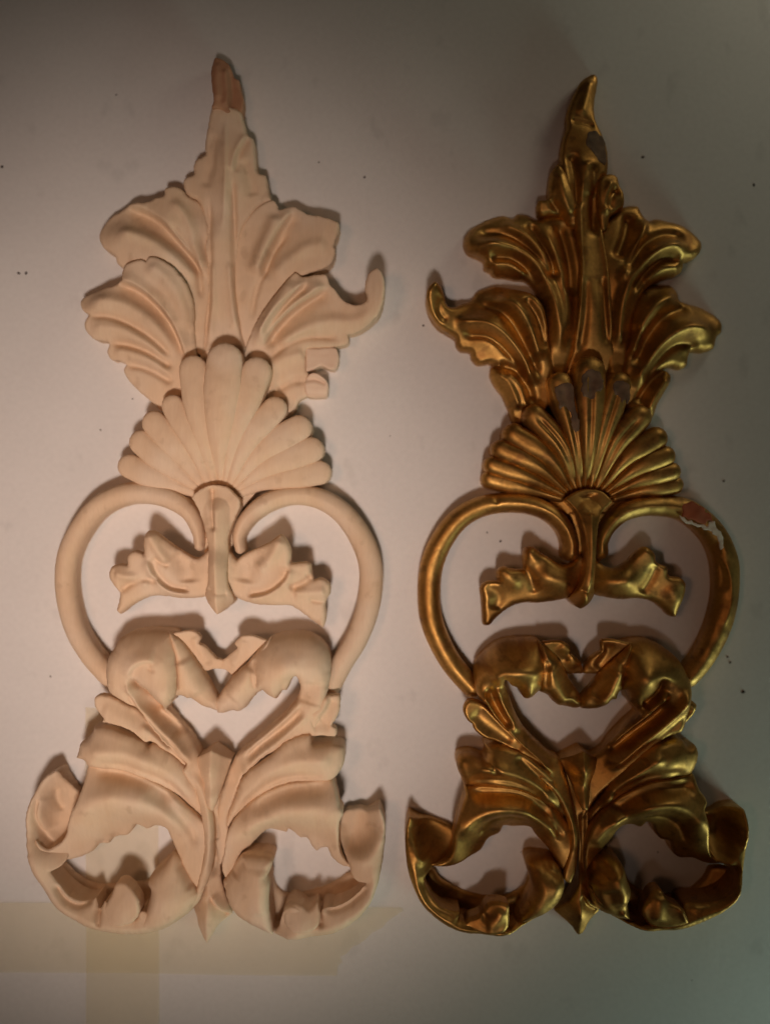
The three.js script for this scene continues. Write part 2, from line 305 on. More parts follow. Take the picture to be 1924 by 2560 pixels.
// ---------------------------------------------------------------- pale carving on the left
const W = thing('wood_carving', 'pale bare wooden acanthus carving with a reddish tip, lying left of the gilded one', 'carving');
const w = (name, o) => relief(name, W, wood, o);
{
  // upper leaf
  w('leaf_lobe', { out: 'A 560,808 530,772 490,760 445,772 436,812 395,822 380,832 335,850 312,846 265,850 225,872 165,900 122,950 102,1000 106,1048 132,1086 166,1110 190,1132 196,1162 225,1186 260,1215 B 400,180 540,360 620,520 690,580 700,420 722,250 722,100 A 668,1100 668,1000 652,900 620,840',
    h: 'A 110,1010,44 190,930,34 230,1010,62 330,1060,64 250,875,40 350,950,38 470,1050,40 560,1130,40 420,800,50 480,880,56 520,960,54 520,790,44 600,900,42 620,1000,44 430,1110,60 250,1180,48 650,1050,34 B 640,300,40 690,520,32', r: 9, dr: 8,
    st: ['f -11 26 | A 235,868 330,890 430,950 520,1050 600,1150 650,1240', 'g 9 17 | A 200,1010 330,1030 450,1090 560,1190 620,1250', 'g 6 12 | A 480,830 560,930 600,1050 640,1200', 'g -6 7 | A 470,960 540,1040 600,1140 B 660,150 680,300'] });
  w('leaf_lobe', { out: 'A 1000,832 1022,852 1034,884 1070,874 1112,870 1150,890 1182,910 1250,925 1345,962 1344,1010 1322,1062 1318,1082 1327,1104 1302,1170 1262,1192 1180,1216 1140,1232 1120,1240 B 1080,300 1000,430 930,560 895,545 862,400 842,250 A 795,1240 803,1080 828,985 875,915 930,862',
    h: 'A 900,900,44 1000,870,46 1100,900,50 1310,980,66 1300,1120,60 1200,1050,58 1080,1050,46 960,1100,46 1000,1200,50 850,1100,36 B 870,300,34 930,500,30 1100,150,52', r: 7, dr: 6,
    st: ['f 9 26 | A 1115,890 1060,960 1000,1060 960,1150 930,1240', 'g 8 16 | A 1020,900 990,990 940,1100 900,1230', 'g 7 18 | A 1300,1080 1180,1090 1080,1160 1000,1240', 'g -6 7 | A 1080,1000 1010,1090 970,1180 B 950,250 920,400'] });
  w('leaf_lobe', { out: 'B 292,190 300,145 332,118 400,108 415,118 430,96 470,99 522,126 572,170 612,226 637,290 647,370 645,450 650,560 640,680 560,830 480,842 442,808 400,775 332,712 302,672 291,640 306,612 270,596 230,586 212,550 226,514 214,500 152,490 112,452 102,420 114,388 128,372 92,346 80,302 92,276 140,256 200,236 258,222 296,206',
    h: 'B 95,310,46 130,270,40 180,320,62 130,440,54 300,150,62 400,130,72 500,160,72 600,280,62 640,420,48 300,350,62 400,260,56 240,540,50 400,480,58 520,450,52 320,640,44 450,700,46 560,600,42 620,560,40 480,820,36', r: 9, dr: 8,
    st: ['f -13 26 | B 255,215 340,230 430,290 520,390 570,490 600,590', 'g 9 18 | B 110,310 250,310 390,370 500,470 580,590', 'g -8 9 | B 118,382 220,380 330,420 440,490 540,590', 'g 7 15 | B 130,440 280,450 400,510 520,600', 'g -9 9 | B 222,508 330,520 430,560 540,640', 'g 6 12 | B 240,550 350,570 470,620 540,670', 'g -8 9 | B 300,612 380,625 460,660 540,710', 'g 9 18 | B 420,130 520,210 590,330 620,460'] });
  w('curled_lobe', { out: 'B 1115,190 1145,164 1182,186 1250,176 1300,180 1312,220 1342,252 1382,300 1430,325 1478,326 1500,305 1490,265 1494,222 1510,186 1545,163 1572,186 1586,250 1578,320 1558,372 1518,412 1462,450 1402,468 1410,492 1398,510 1350,524 1300,530 1200,540 1198,640 1210,662 1194,694 1205,760 1160,790 1137,835 1100,870 960,800 880,640 885,550 950,405 1025,300 1090,220',
    h: 'B 1150,190,62 1290,200,66 1340,300,62 1440,370,66 1540,330,96 1545,190,104 1480,430,62 1390,490,50 1250,350,60 1200,250,60 1060,320,58 1000,450,48 1200,480,52 1080,560,48 950,540,40 1100,700,42 1180,650,46 1120,830,34 980,700,36', r: 8, dr: 7,
    st: ['f 14 28 | B 1310,235 1230,280 1130,350 1040,440 980,530', 'g 8 14 | B 1140,200 1060,310 990,430 940,540', 'f 9 20 | B 1210,210 1110,300 1030,390 970,490', 'g -7 8 | B 1360,480 1200,480 1080,530 1000,590', 'g 6 14 | B 1190,560 1080,590 1010,640', 'g -6 10 | B 1200,690 1120,700 1050,740', 'g 8 18 | B 1550,360 1440,410 1300,410 1160,460 1050,540'] });
  relief('repair_block', W, blockWood, { label: 'pale squared repair block let into the right edge of the leaf', out: 'B 1196,536 1250,537 1342,534 1358,570 1356,612 1340,641 1310,640 1272,624 1236,640 1198,652', h: 48, r: 5, dr: 4, na: 1.2 });
  relief('repair_block', W, blockWood, { label: 'small rounded repair block below the squared one', out: 'B 1200,688 1214,668 1242,660 1282,680 1306,712 1300,770 1272,780 1205,774 1190,730', h: 'B 1210,680,52 1290,720,48 1220,770,42 1290,770,40', r: 6, dr: 5, na: 1.5, st: ['v -10 6 | B 1190,700 1240,690 1300,715'] });
  w('leaf_blade', { out: 'A 690,345 700,330 735,350 780,352 833,376 852,430 870,492 903,520 913,600 924,690 964,700 976,760 986,812 1000,832 930,862 885,915 840,985 818,1080 810,1240 B 850,250 868,400 905,560 930,700 800,760 660,700 672,540 688,400 706,250 709,100 A 655,1100 655,1000 640,900 610,832 565,808 538,768 542,712 588,692 586,652 606,612 650,594 648,552 655,490 668,420',
    h: 'A 740,370,52 830,480,50 690,480,46 760,600,58 890,640,50 630,680,44 760,800,60 950,780,46 570,760,42 730,1000,56 870,880,48 660,950,42 800,1000,48 730,1200,48 B 780,400,40 800,600,34', r: 10, dr: 10,
    st: ['g -9 7 | A 672,800 672,1000 B 722,100 716,300 698,450 680,600', 'g -9 7 | A 795,700 800,900 805,1200 B 852,250 872,400 905,560', 'v 6 9 | A 755,420 760,600 758,800 745,1000', 'g -5 12 | A 700,480 690,620 650,780', 'g -5 14 | A 850,620 880,720 900,820', 'f 5 12 | A 870,500 820,600 800,700', 'g 5 9 | B 735,100 735,300 720,500', 'g 5 9 | B 820,100 832,300 850,450'] });
  relief('leaf_tip', W, redWood, { label: 'reddish brown broken tip of the leaf', out: 'A 703,92 740,100 772,126 790,162 800,190 825,205 831,248 844,294 848,335 836,388 800,378 770,388 735,368 690,366 700,320 690,262 685,200 690,132',
    h: 'A 705,100,46 740,160,50 790,220,44 720,250,54 770,300,48 830,300,40 740,360,56', r: 5, dr: 4, na: 1.8, jag: 2, lift: 1.2, st: ['f 8 16 | A 770,150 775,220 780,300 770,370', 'g 5 9 | A 715,120 712,220 725,330'] });
  // shell
  w('shell_base', { out: 'C 640,130 700,108 830,92 960,108 1015,142 965,205 905,270 760,270 715,195', h: 34, r: 5, dr: 4, hk: 1 });
  const ribs = [
    ['B 650,1250 480,1185 322,1118', 58, 66], ['B 860,1250 1000,1192 1262,1150', 58, 66], ['B 668,1235 530,1118 382,1000', 60, 74], ['B 842,1238 990,1125 1222,1038', 62, 74],
    ['B 688,1225 580,1050 446,905', 60, 80], ['B 826,1228 950,1068 1160,930', 63, 80], ['B 712,1215 640,1000 538,820', 54, 88], ['B 806,1218 905,1000 1042,836', 60, 88],
    ['B 735,1208 690,950 640,640', 68, 96], ['B 786,1208 850,920 952,652', 72, 96], ['B 760,1205 776,900 795,596', 86, 106]];
  for (const [path, hw, h] of ribs) {
    const q = hw * 0.505;
    limbRelief('shell_rib', W, wood, path, [12, q * 0.62, q * 0.94, q * 1.12, q * 1.04], [54, h * 0.84, h * 0.99, h, h * 0.92], { r: q * 0.95, dr: q * 0.46, soft: 2 });
  }
  // ring arms
  limbRelief('ring_arm', W, wood, 'C 752,388 748,330 710,240 625,178 520,150 405,156 290,212 205,315 152,430 140,540 152,655 190,780 250,880 310,950 345,985', [13, 20, 25, 27, 28, 28, 28, 28, 28, 28, 27, 27, 27], [66, 70, 66, 62, 58, 56, 56, 58, 62], { dr: 30 });
  limbRelief('ring_arm', W, wood, 'C 936,402 930,340 976,258 1062,192 1172,158 1290,172 1392,232 1470,330 1522,450 1530,560 1510,690 1460,820 1400,920 1348,1025', [13, 20, 24, 25, 26, 27, 29, 30, 30, 30, 29, 28, 26], [66, 70, 66, 62, 58, 56, 56, 58, 62], { dr: 30 });
  // drop leaves in the ring
  w('drop_leaf', { out: 'C 800,610 740,626 660,626 560,615 500,630 440,662 388,700 370,682 384,640 388,600 364,570 344,520 358,482 390,470 430,471 434,430 470,408 512,426 512,350 534,316 572,330 622,372 690,420 735,442 770,425 815,380 830,450 825,580',
    h: 'C 390,690,74 360,510,96 440,440,104 535,330,118 500,560,96 600,450,108 700,520,92 640,600,84 780,520,90 735,445,84 800,430,86 790,600,80', th: 42, r: 16, dr: 18, hm: 90, hk: 1,
    st: ['v -9 7 | C 548,438 580,462 620,480', 'g -9 9 | C 388,600 440,560 500,540 580,545', 'g 8 12 | C 370,510 440,530 540,560', 'f 9 16 | C 530,440 560,520 620,580 720,600', 'g -10 24 | C 640,420 690,490 700,560', 'g 8 12 | C 535,330 575,400 620,470'] });
  w('drop_leaf', { out: 'C 868,580 902,612 950,640 1020,656 1100,660 1166,660 1200,680 1240,712 1312,764 1326,720 1324,645 1346,602 1340,556 1310,534 1272,540 1264,510 1256,464 1220,460 1170,466 1170,400 1152,360 1126,334 1090,360 1020,396 970,416 920,452 880,400 860,450',
    h: 'C 1310,750,74 1335,580,94 1250,480,102 1130,350,120 1180,560,98 1080,450,112 980,540,92 1050,630,84 900,520,90 925,460,86 890,440,88 890,590,80', th: 42, r: 16, dr: 18, hm: 90, hk: 1,
    st: ['f -9 18 | C 1165,480 1140,540 1060,600 960,620', 'g -8 9 | C 1265,520 1220,560 1160,580', 'g 8 14 | C 1130,350 1090,430 1010,500', 'g -8 26 | C 1040,400 980,480 960,560', 'g 7 14 | C 1330,590 1260,600 1180,600', 'v -7 6 | C 1324,640 1290,640 1250,630'] });
  w('shell_base', { out: 'C 735,200 945,200 915,300 900,420 870,460 805,460 780,420 775,300', h: 40, r: 5, dr: 4, hk: 1 });
  w('keystone', { out: 'C 722,168 772,126 830,112 886,128 940,192 906,285 886,350 884,430 886,560 908,636 840,696 780,614 796,560 798,430 788,340 768,270 744,205',
    h: 'C 735,170,84 830,120,76 925,190,82 830,230,80 835,330,86 835,450,92 838,560,96 840,620,92 838,690,72 790,600,78 900,630,78 790,430,72 890,430,72', r: 4, dr: 4, hm: 80, soft: 1,
    st: ['r 16 34 | C 834,230 834,340 836,460 838,560 840,740', 'v -12 9 | C 808,110 812,210 826,330', 'v -6 8 | C 800,570 838,600 890,600'] });
  // flaps, bands and round heads of the two upper scrolls
  w('leaf_flap', { out: 'L 1010,165 1105,145 1185,135 1245,158 1282,200 1266,268 1312,290 1372,360 1420,420 1462,436 1500,455 1500,532 1410,528 1372,537 1312,547 1260,490 1180,370 1090,240', h: 'L 1100,160,80 1250,200,74 1350,400,58 1300,520,56 1480,490,46 1150,300,66', th: 26, r: 5, dr: 5, hm: 60, st: ['g 5 14 | L 1210,190 1290,350 1360,480'] });
  w('leaf_flap', { out: 'M 350,256 430,190 510,184 590,204 668,236 545,362 440,470 320,596 250,546 170,526 195,455 240,432 290,380 380,316 356,284', h: 'M 440,200,78 640,240,76 400,330,64 300,450,54 320,570,56 200,500,46 500,340,66', th: 26, r: 5, dr: 5, hm: 60, st: ['g 5 14 | M 450,220 400,380 300,500'] });
  w('scroll_band', { out: 'L 960,150 1064,220 1172,370 1272,520 1342,650 1400,770 1422,815 1455,850 1440,982 1350,945 1250,900 1170,830 1132,826 1062,800 1000,800 980,600 990,400', h: 'L 1040,230,104 1060,450,100 1100,650,96 1200,600,92 1300,720,84 1410,860,74 1200,820,86 1350,900,74 1060,780,92', th: 60, r: 34, dr: 40, hm: 80, st: ['g 8 26 | L 1090,420 1180,620 1280,780', 'v -8 6 | L 1030,420 1045,560 1040,740'] });
  w('scroll_band', { out: 'M 700,200 560,350 460,470 320,600 250,682 192,770 158,815 120,860 150,990 222,990 300,962 360,970 422,940 482,870 560,770 612,740 660,560', h: 'M 600,340,100 560,560,98 480,700,94 350,650,90 400,850,84 250,780,82 180,900,74 320,930,76', th: 60, r: 34, dr: 40, hm: 80, st: ['g 8 26 | M 520,500 420,660 290,820', 'v -8 6 | M 535,420 525,560 535,720'] });
  w('scroll_head', { out: 'L 640,930 520,872 400,797 350,745 330,640 326,520 345,420 390,330 450,235 560,172 700,150 850,152 985,170 1015,260 1036,400 1044,500 1042,640 1030,750 992,830 950,890 900,950 1000,1085 1130,1235 1215,1385 D 780,345 820,460 846,600 852,720 838,850 800,930 770,950 790,860 810,740 800,620 770,500 720,400 L 1120,1480 1000,1360 880,1230 760,1090',
    h: 'L 400,450,112 560,260,98 750,220,96 900,260,102 920,480,130 740,420,132 880,640,130 760,600,128 880,860,106 800,780,112 600,500,124 450,600,112 430,740,104 560,700,108 560,850,92 680,960,92 800,1080,84 760,930,66 900,1040,56 1000,1160,54 930,1200,80 1060,1340,76 1130,1300,58 1190,1440,74 D 800,480,74 830,620,78 838,740,84 815,870,90', th: 120, rz: 'L 400,500,38 700,200,40 950,250,38 980,700,22 900,930,10 640,900,12 520,850,20 1000,1200,10 D 820,500,10 840,760,12', r: 38, dr: 44, hm: 94, na: 1.5,
    st: ['v 15 11 | L 560,600 585,760 645,885 750,1010 860,1130 980,1250 1100,1370 1190,1490', 'g -10 9 | L 545,720 570,800 630,910 725,1020 835,1140 955,1270 1060,1380', 'v -34 9 | L 600,600 640,680 690,735 750,800 810,880 870,960', 'g -16 16 | L 640,700 760,900 900,1060 1050,1240', 'g 8 9 | D 760,400 805,500 832,620 836,740 815,860', 'f -5 34 | L 590,600 640,500 740,440 850,440', 'v -5 4 | L 775,482 820,515 860,512'] });
  w('scroll_head', { out: 'M 545,360 650,258 720,220 850,190 980,184 1082,206 1182,270 1252,350 1284,450 1288,580 1270,700 1240,830 1215,960 1170,1080 1110,1165 1000,1180 850,1256 760,1334 640,1404 560,1470 400,1615 D 972,432 930,540 905,620 K 215,690 230,780 200,900 130,1020 100,800 D 862,700 858,600 872,520 900,430 936,350 M 330,1420 430,1342 560,1242 700,1108 850,965 945,850 988,730 980,650 955,592 925,592 900,622 880,682 850,742 806,744 780,792 742,836 690,815 650,790 612,748 532,742 524,600 530,480',
    h: 'M 600,420,108 720,290,98 900,240,96 1100,290,98 1230,480,106 850,460,134 700,560,128 650,720,112 740,800,102 850,660,118 990,470,128 1110,560,118 1200,680,108 1050,700,104 1000,800,94 1130,820,108 1170,960,96 1040,960,98 1100,1090,90 900,950,80 900,1120,86 700,1160,70 720,1290,82 500,1330,62 520,1460,74 380,1590,68 D 960,420,66 900,560,62 K 180,700,58 160,950,50', th: 120, rz: 'M 600,300,38 900,200,40 1250,400,38 560,700,36 740,820,34 940,620,20 1280,650,30 1000,760,14 1200,1000,12 850,960,12 850,1250,10 500,1300,10 560,1470,9 K 200,900,8 D 870,560,8', r: 38, dr: 44, hm: 94, na: 1.3,
    st: ['v 11 12 | M 1010,800 930,940 800,1060 640,1200 480,1340 380,1440', 'g -9 9 | M 1030,900 900,1050 720,1200 560,1320 420,1460', 'v 9 12 | M 1080,960 900,1130 740,1268 580,1396 440,1530', 'v -5 6 | M 900,610 840,650 800,720', 'g -5 40 | M 1120,640 1110,760 1080,880'] });
  // side leaves
  w('side_leaf', { out: 'L 240,790 300,774 400,795 520,868 640,925 720,1000 830,1110 940,1230 1040,1350 1120,1460 1180,1600 1160,1592 1080,1482 1000,1402 900,1322 822,1262 770,1240 722,1242 640,1162 560,1110 480,1080 400,1056 306,1040 330,1010 288,960 246,902 234,850',
    h: 'L 260,820,92 350,1000,92 450,900,88 560,1060,90 650,980,78 750,1200,84 850,1180,76 1000,1370,76 1150,1560,68', th: 34, r: 7, dr: 8, hm: 80, st: ['g 5 22 | L 300,900 480,980 640,1080 780,1190', 'f 5 14 | L 700,1050 850,1200 980,1330'] });
  w('side_leaf', { out: 'M 1180,850 1232,792 1300,780 1376,790 1386,850 1370,960 1340,1022 1298,1080 1345,1110 1346,1180 1320,1192 1200,1182 1112,1182 1080,1150 1000,1172 980,1080 1080,960',
    h: 'M 1360,830,84 1250,850,92 1330,1150,86 1200,1100,90 1100,1050,94 1050,1130,92', th: 34, r: 7, dr: 8, hm: 82, st: ['f 5 18 | M 1290,800 1240,920 1150,1020', 'g -5 14 | M 1290,1080 1200,1060 1110,1080'] });
  // broad middle leaves
  w('broad_leaf', { out: 'D 335,205 400,205 470,230 540,265 566,292 588,278 642,305 702,355 752,420 792,500 818,590 822,640 780,605 720,545 660,495 560,440 450,400 310,375 296,356 254,346 262,310 275,275 310,250 326,225',
    h: 'D 280,320,96 350,230,98 330,310,112 450,290,112 560,340,104 450,370,98 660,400,90 600,440,88 750,500,76 810,610,64 570,290,90', r: 20, dr: 24, hm: 92, st: ['g 7 18 | D 300,310 450,310 580,350 690,430 770,540', 'g -6 10 | D 330,360 460,370 570,410 670,470 750,550'] });
  w('broad_leaf', { out: 'D 1070,350 1110,320 1160,270 1220,240 1272,238 1282,276 1312,284 1370,280 1416,300 1420,350 1406,392 1362,440 1280,445 1190,450 1100,485 1020,540 960,600 925,640 895,690 900,620 930,540 970,440 1010,395',
    h: 'D 1400,320,96 1240,260,98 1330,340,112 1200,330,110 1100,380,102 1290,430,96 1150,440,92 1000,470,84 1040,510,80 930,600,66', r: 20, dr: 24, hm: 92, st: ['g 7 18 | D 1390,350 1240,340 1110,390 1010,480 940,580', 'g -7 10 | D 1350,420 1200,420 1100,455 1010,520 950,585', 'v 4 8 | D 1360,430 1190,440 1090,478 1010,535'] });
  // great lower leaves that roll over into the bottom curls
  w('rolled_leaf', { out: 'D 310,365 450,388 560,428 660,488 722,540 782,600 832,665 845,750 830,860 792,932 775,906 740,852 692,770 664,704 646,646 602,640 545,666 506,640 472,690 432,700 402,706 382,730 346,726 322,756 280,780 220,794 150,790 100,745 80,690 130,735 185,712 215,670 236,602 256,550 266,540 286,490 302,430',
    h: 'D 320,380,84 450,410,88 560,450,90 660,510,82 320,480,112 430,480,124 560,520,118 660,580,100 290,600,108 380,600,98 480,610,84 560,640,66 320,700,78 400,690,60 280,765,62 200,775,72 120,735,86 680,650,86 740,750,78 700,730,70 780,660,74 800,800,82 780,890,80 220,690,84', th: 86, r: 8, dr: 8, hm: 88,
    st: ['v 5 9 | D 330,372 450,395 560,436 660,496 740,570', 'g -9 12 | D 340,395 470,415 580,455 680,530', 'g 7 26 | D 270,600 350,510 470,480 590,510 690,590 760,690', 'v -8 5 | D 400,700 412,690 430,700', 'v -8 5 | D 345,724 358,714 372,728', 'v -9 5 | D 506,640 522,660 545,664', 'g -6 10 | D 560,470 670,550 740,640 780,740'] });
  w('rolled_leaf', { out: 'K 1085,232 850,248 700,270 520,350 370,470 262,600 215,700 190,850 170,1000 200,1080 262,1010 285,960 332,870 400,822 480,740 552,682 640,706 700,720 716,688 760,702 828,762 882,760 922,832 960,866 1002,832 1050,820 1092,902 1150,960 1232,992 1300,1000 1400,960 1330,950 1250,965 1210,930 1165,840 1152,700 1160,560 1190,478 1162,432 1130,330',
    h: 'K 1070,250,84 850,270,88 700,300,88 520,390,82 370,520,74 1080,380,112 900,400,122 700,430,118 520,530,104 400,650,88 1100,560,114 1000,600,100 850,600,92 700,620,72 560,660,58 480,710,56 950,800,60 1050,780,74 1120,700,96 1140,860,82 1240,965,70 1360,960,84 300,720,78 220,850,72 300,880,62 210,1000,70', th: 86, r: 8, dr: 8, hm: 88,
    st: ['v 5 12 | K 1060,245 850,258 700,282 530,360 390,475', 'g -10 20 | K 1080,290 880,305 720,330 560,410 420,530', 'g 7 44 | K 1140,600 1060,450 880,410 680,450 500,570 360,720', 'v -8 7 | K 716,690 730,670 742,660', 'v -8 7 | K 828,760 850,745 880,758'] });
  // bottom curls: hollow C shapes with torn inner leaves
  w('bottom_curl', { out: 'D 165,405 120,425 75,490 45,560 35,650 45,740 75,840 120,920 170,980 240,1030 320,1075 420,1100 530,1110 620,1095 690,1060 752,1010 792,960 815,900 760,930 690,980 600,1005 545,995 522,1030 480,1020 430,990 385,958 360,1004 346,944 310,964 270,954 235,935 192,892 170,860 150,828 205,798 215,760 200,700 225,640 235,560 268,545 230,510 200,470 182,440',
    h: 'D 165,410,70 90,490,86 60,600,98 62,740,106 110,880,110 200,975,112 320,1040,112 450,1070,110 560,1075,106 660,1030,104 740,960,96 120,560,66 130,680,46 190,650,34 180,520,40 250,540,30 150,770,90 185,860,96 240,930,98 300,965,96 370,990,98 430,1010,104 600,1015,106 720,950,98', rz: 'D 60,600,34 40,700,40 120,900,44 300,1070,46 530,1105,46 700,1050,44 160,830,6 240,930,5 340,950,5 385,965,5 545,1000,6 690,980,8 180,440,8 220,620,8 200,470,8', r: 44, dr: 40, hm: 92, th: 130,
    st: ['v -14 5 | D 165,880 215,945 275,975 340,955', 'v -12 8 | D 90,505 76,600 100,690 160,745', 'v -12 5 | D 360,990 362,1030 364,1060', 'g 6 14 | D 110,510 100,600 120,680', 'v -8 7 | D 150,480 145,540 170,600'] });
  w('curl_floor', { out: 'D 150,815 205,795 250,845 310,882 380,896 470,886 560,880 620,850 660,800 700,820 690,960 560,1040 400,1040 230,970 160,890', h: 'D 180,840,40 280,890,22 400,910,18 560,900,22 650,840,36 400,1000,30 600,980,30 230,940,40', r: 14, dr: 12, hm: 30, th: 22, hk: 1 });
  w('curl_leaf', { out: 'D 395,960 412,930 432,886 470,879 505,900 534,936 544,970 536,1010 506,1046 450,1060 400,1050 360,1030 372,1000', h: 'D 420,920,100 470,890,104 530,960,120 500,1030,112 400,1040,106 380,1010,98 450,980,114', r: 7, dr: 8, hm: 100, th: 60 });
  w('curl_sheath', { out: 'D 668,768 690,775 735,840 775,908 800,930 765,990 700,1045 620,1085 540,1100 505,1100 530,1040 560,990 575,930 560,890 590,850 640,805', h: 'D 675,785,92 640,850,104 720,850,96 600,920,112 680,950,122 760,940,104 580,1020,114 640,1040,114 540,1080,104 570,900,96', r: 26, dr: 34, hm: 100, th: 140, st: ['g -9 9 | D 700,800 730,850 755,910', 'v -10 8 | D 560,900 570,960 530,1050'] });
  w('bottom_curl', { out: 'K 1490,482 1535,600 1536,720 1520,900 1490,1050 1440,1200 1380,1310 1280,1420 1150,1500 1050,1532 900,1552 750,1552 600,1532 450,1462 350,1402 280,1342 240,1290 200,1200 182,1100 230,1060 330,1150 480,1300 560,1400 612,1500 650,1470 690,1330 740,1275 800,1275 880,1320 925,1305 960,1280 1000,1350 1030,1290 1120,1284 1220,1244 1320,1165 1390,1088 1300,1070 1262,1030 1235,960 1180,850 1150,780 1155,640 1193,560 1262,542 1330,528 1382,542',
    h: 'K 1490,490,86 1525,700,100 1500,880,104 1450,1080,108 1370,1230,110 1250,1370,112 1080,1460,112 900,1500,110 720,1510,106 500,1430,104 300,1300,100 1200,580,34 1350,560,40 1300,700,30 1250,820,40 1400,740,56 1330,860,72 1250,880,60 1350,950,96 1330,1060,96 1340,1160,100 1220,1260,102 1050,1310,104 900,1350,106 750,1310,104 690,1400,92 640,1500,86', rz: 'K 1530,700,34 1500,1000,42 1300,1400,46 900,1550,46 500,1480,44 1180,1260,5 1350,1130,5 1050,1290,5 800,1280,6 650,1460,6 1240,970,8 1250,550,8 1170,700,8 1490,490,10', r: 44, dr: 40, hm: 92, th: 130,
    st: ['v -14 7 | K 1030,1310 1130,1305 1235,1262 1340,1175 1400,1100', 'v -14 8 | K 990,1330 1000,1400 1010,1440', 'v -10 8 | K 900,1315 925,1350', 'g 10 16 | K 1160,640 1160,780 1230,880 1340,890 1450,800 1510,650'] });
  w('curl_floor', { out: 'K 540,960 590,930 605,1060 640,1150 720,1195 830,1190 950,1165 1100,1110 1225,1030 1280,1010 1390,1085 1330,1200 1100,1330 800,1360 600,1500 560,1300', h: 'K 620,1050,24 650,1250,22 750,1250,18 950,1220,18 1150,1140,20 1300,1080,34 700,1420,40 1000,1320,40 1200,1230,34', r: 14, dr: 12, hm: 30, th: 22, hk: 1 });
  w('curl_sheath', { out: 'K 200,1080 250,1010 290,945 342,890 420,880 550,890 597,920 580,990 560,1035 576,1100 572,1200 578,1300 592,1400 606,1535 450,1462 350,1402 280,1342 240,1290 200,1200', h: 'K 330,910,92 560,910,104 450,1000,116 560,1120,124 400,1150,122 560,1300,124 400,1300,120 580,1450,112 260,1200,104 250,1040,84 450,1400,114', r: 22, dr: 26, hm: 102, th: 140, st: ['g -8 12 | K 270,1060 310,980 370,920', 'g 5 30 | K 520,960 500,1150 520,1350'] });
  w('curl_leaf', { out: 'K 700,1300 740,1268 800,1262 850,1282 890,1312 930,1300 975,1240 990,1300 1005,1365 980,1440 900,1480 780,1480 715,1440 695,1360', h: 'K 760,1280,100 880,1310,104 980,1350,106 800,1400,116 920,1430,114 720,1400,106', r: 8, dr: 9, hm: 98, th: 60 });
  // middle
  w('center_wedge', { out: 'D 855,292 932,346 902,430 874,520 856,562 834,540 814,460 774,342', h: 'D 855,300,74 920,350,66 785,345,66 855,400,84 852,500,76 850,550,62 890,430,66 820,440,66', r: 3, dr: 3, hm: 66, soft: 1, raw: true, st: ['r 17 42 | D 855,260 853,380 852,480 850,600'] });
  w('center_spine', { out: 'D 800,400 850,380 905,400 882,520 886,640 880,760 890,860 932,1018 924,1026 880,1052 850,1102 826,1134 800,1082 780,1022 762,992 800,940 826,870 834,760 834,640', h: 'D 850,400,40 815,430,38 895,430,38 850,540,58 855,700,52 860,850,50 850,930,58 840,1000,66 828,1120,40 775,990,40 920,1015,44', r: 5, dr: 5, hm: 50, soft: 1, st: ['r 15 46 | D 840,860 838,960 832,1050 826,1180', 'g -8 10 | D 850,560 858,700 862,850', 'f -8 14 | D 850,915 880,970 925,1018'] });
}

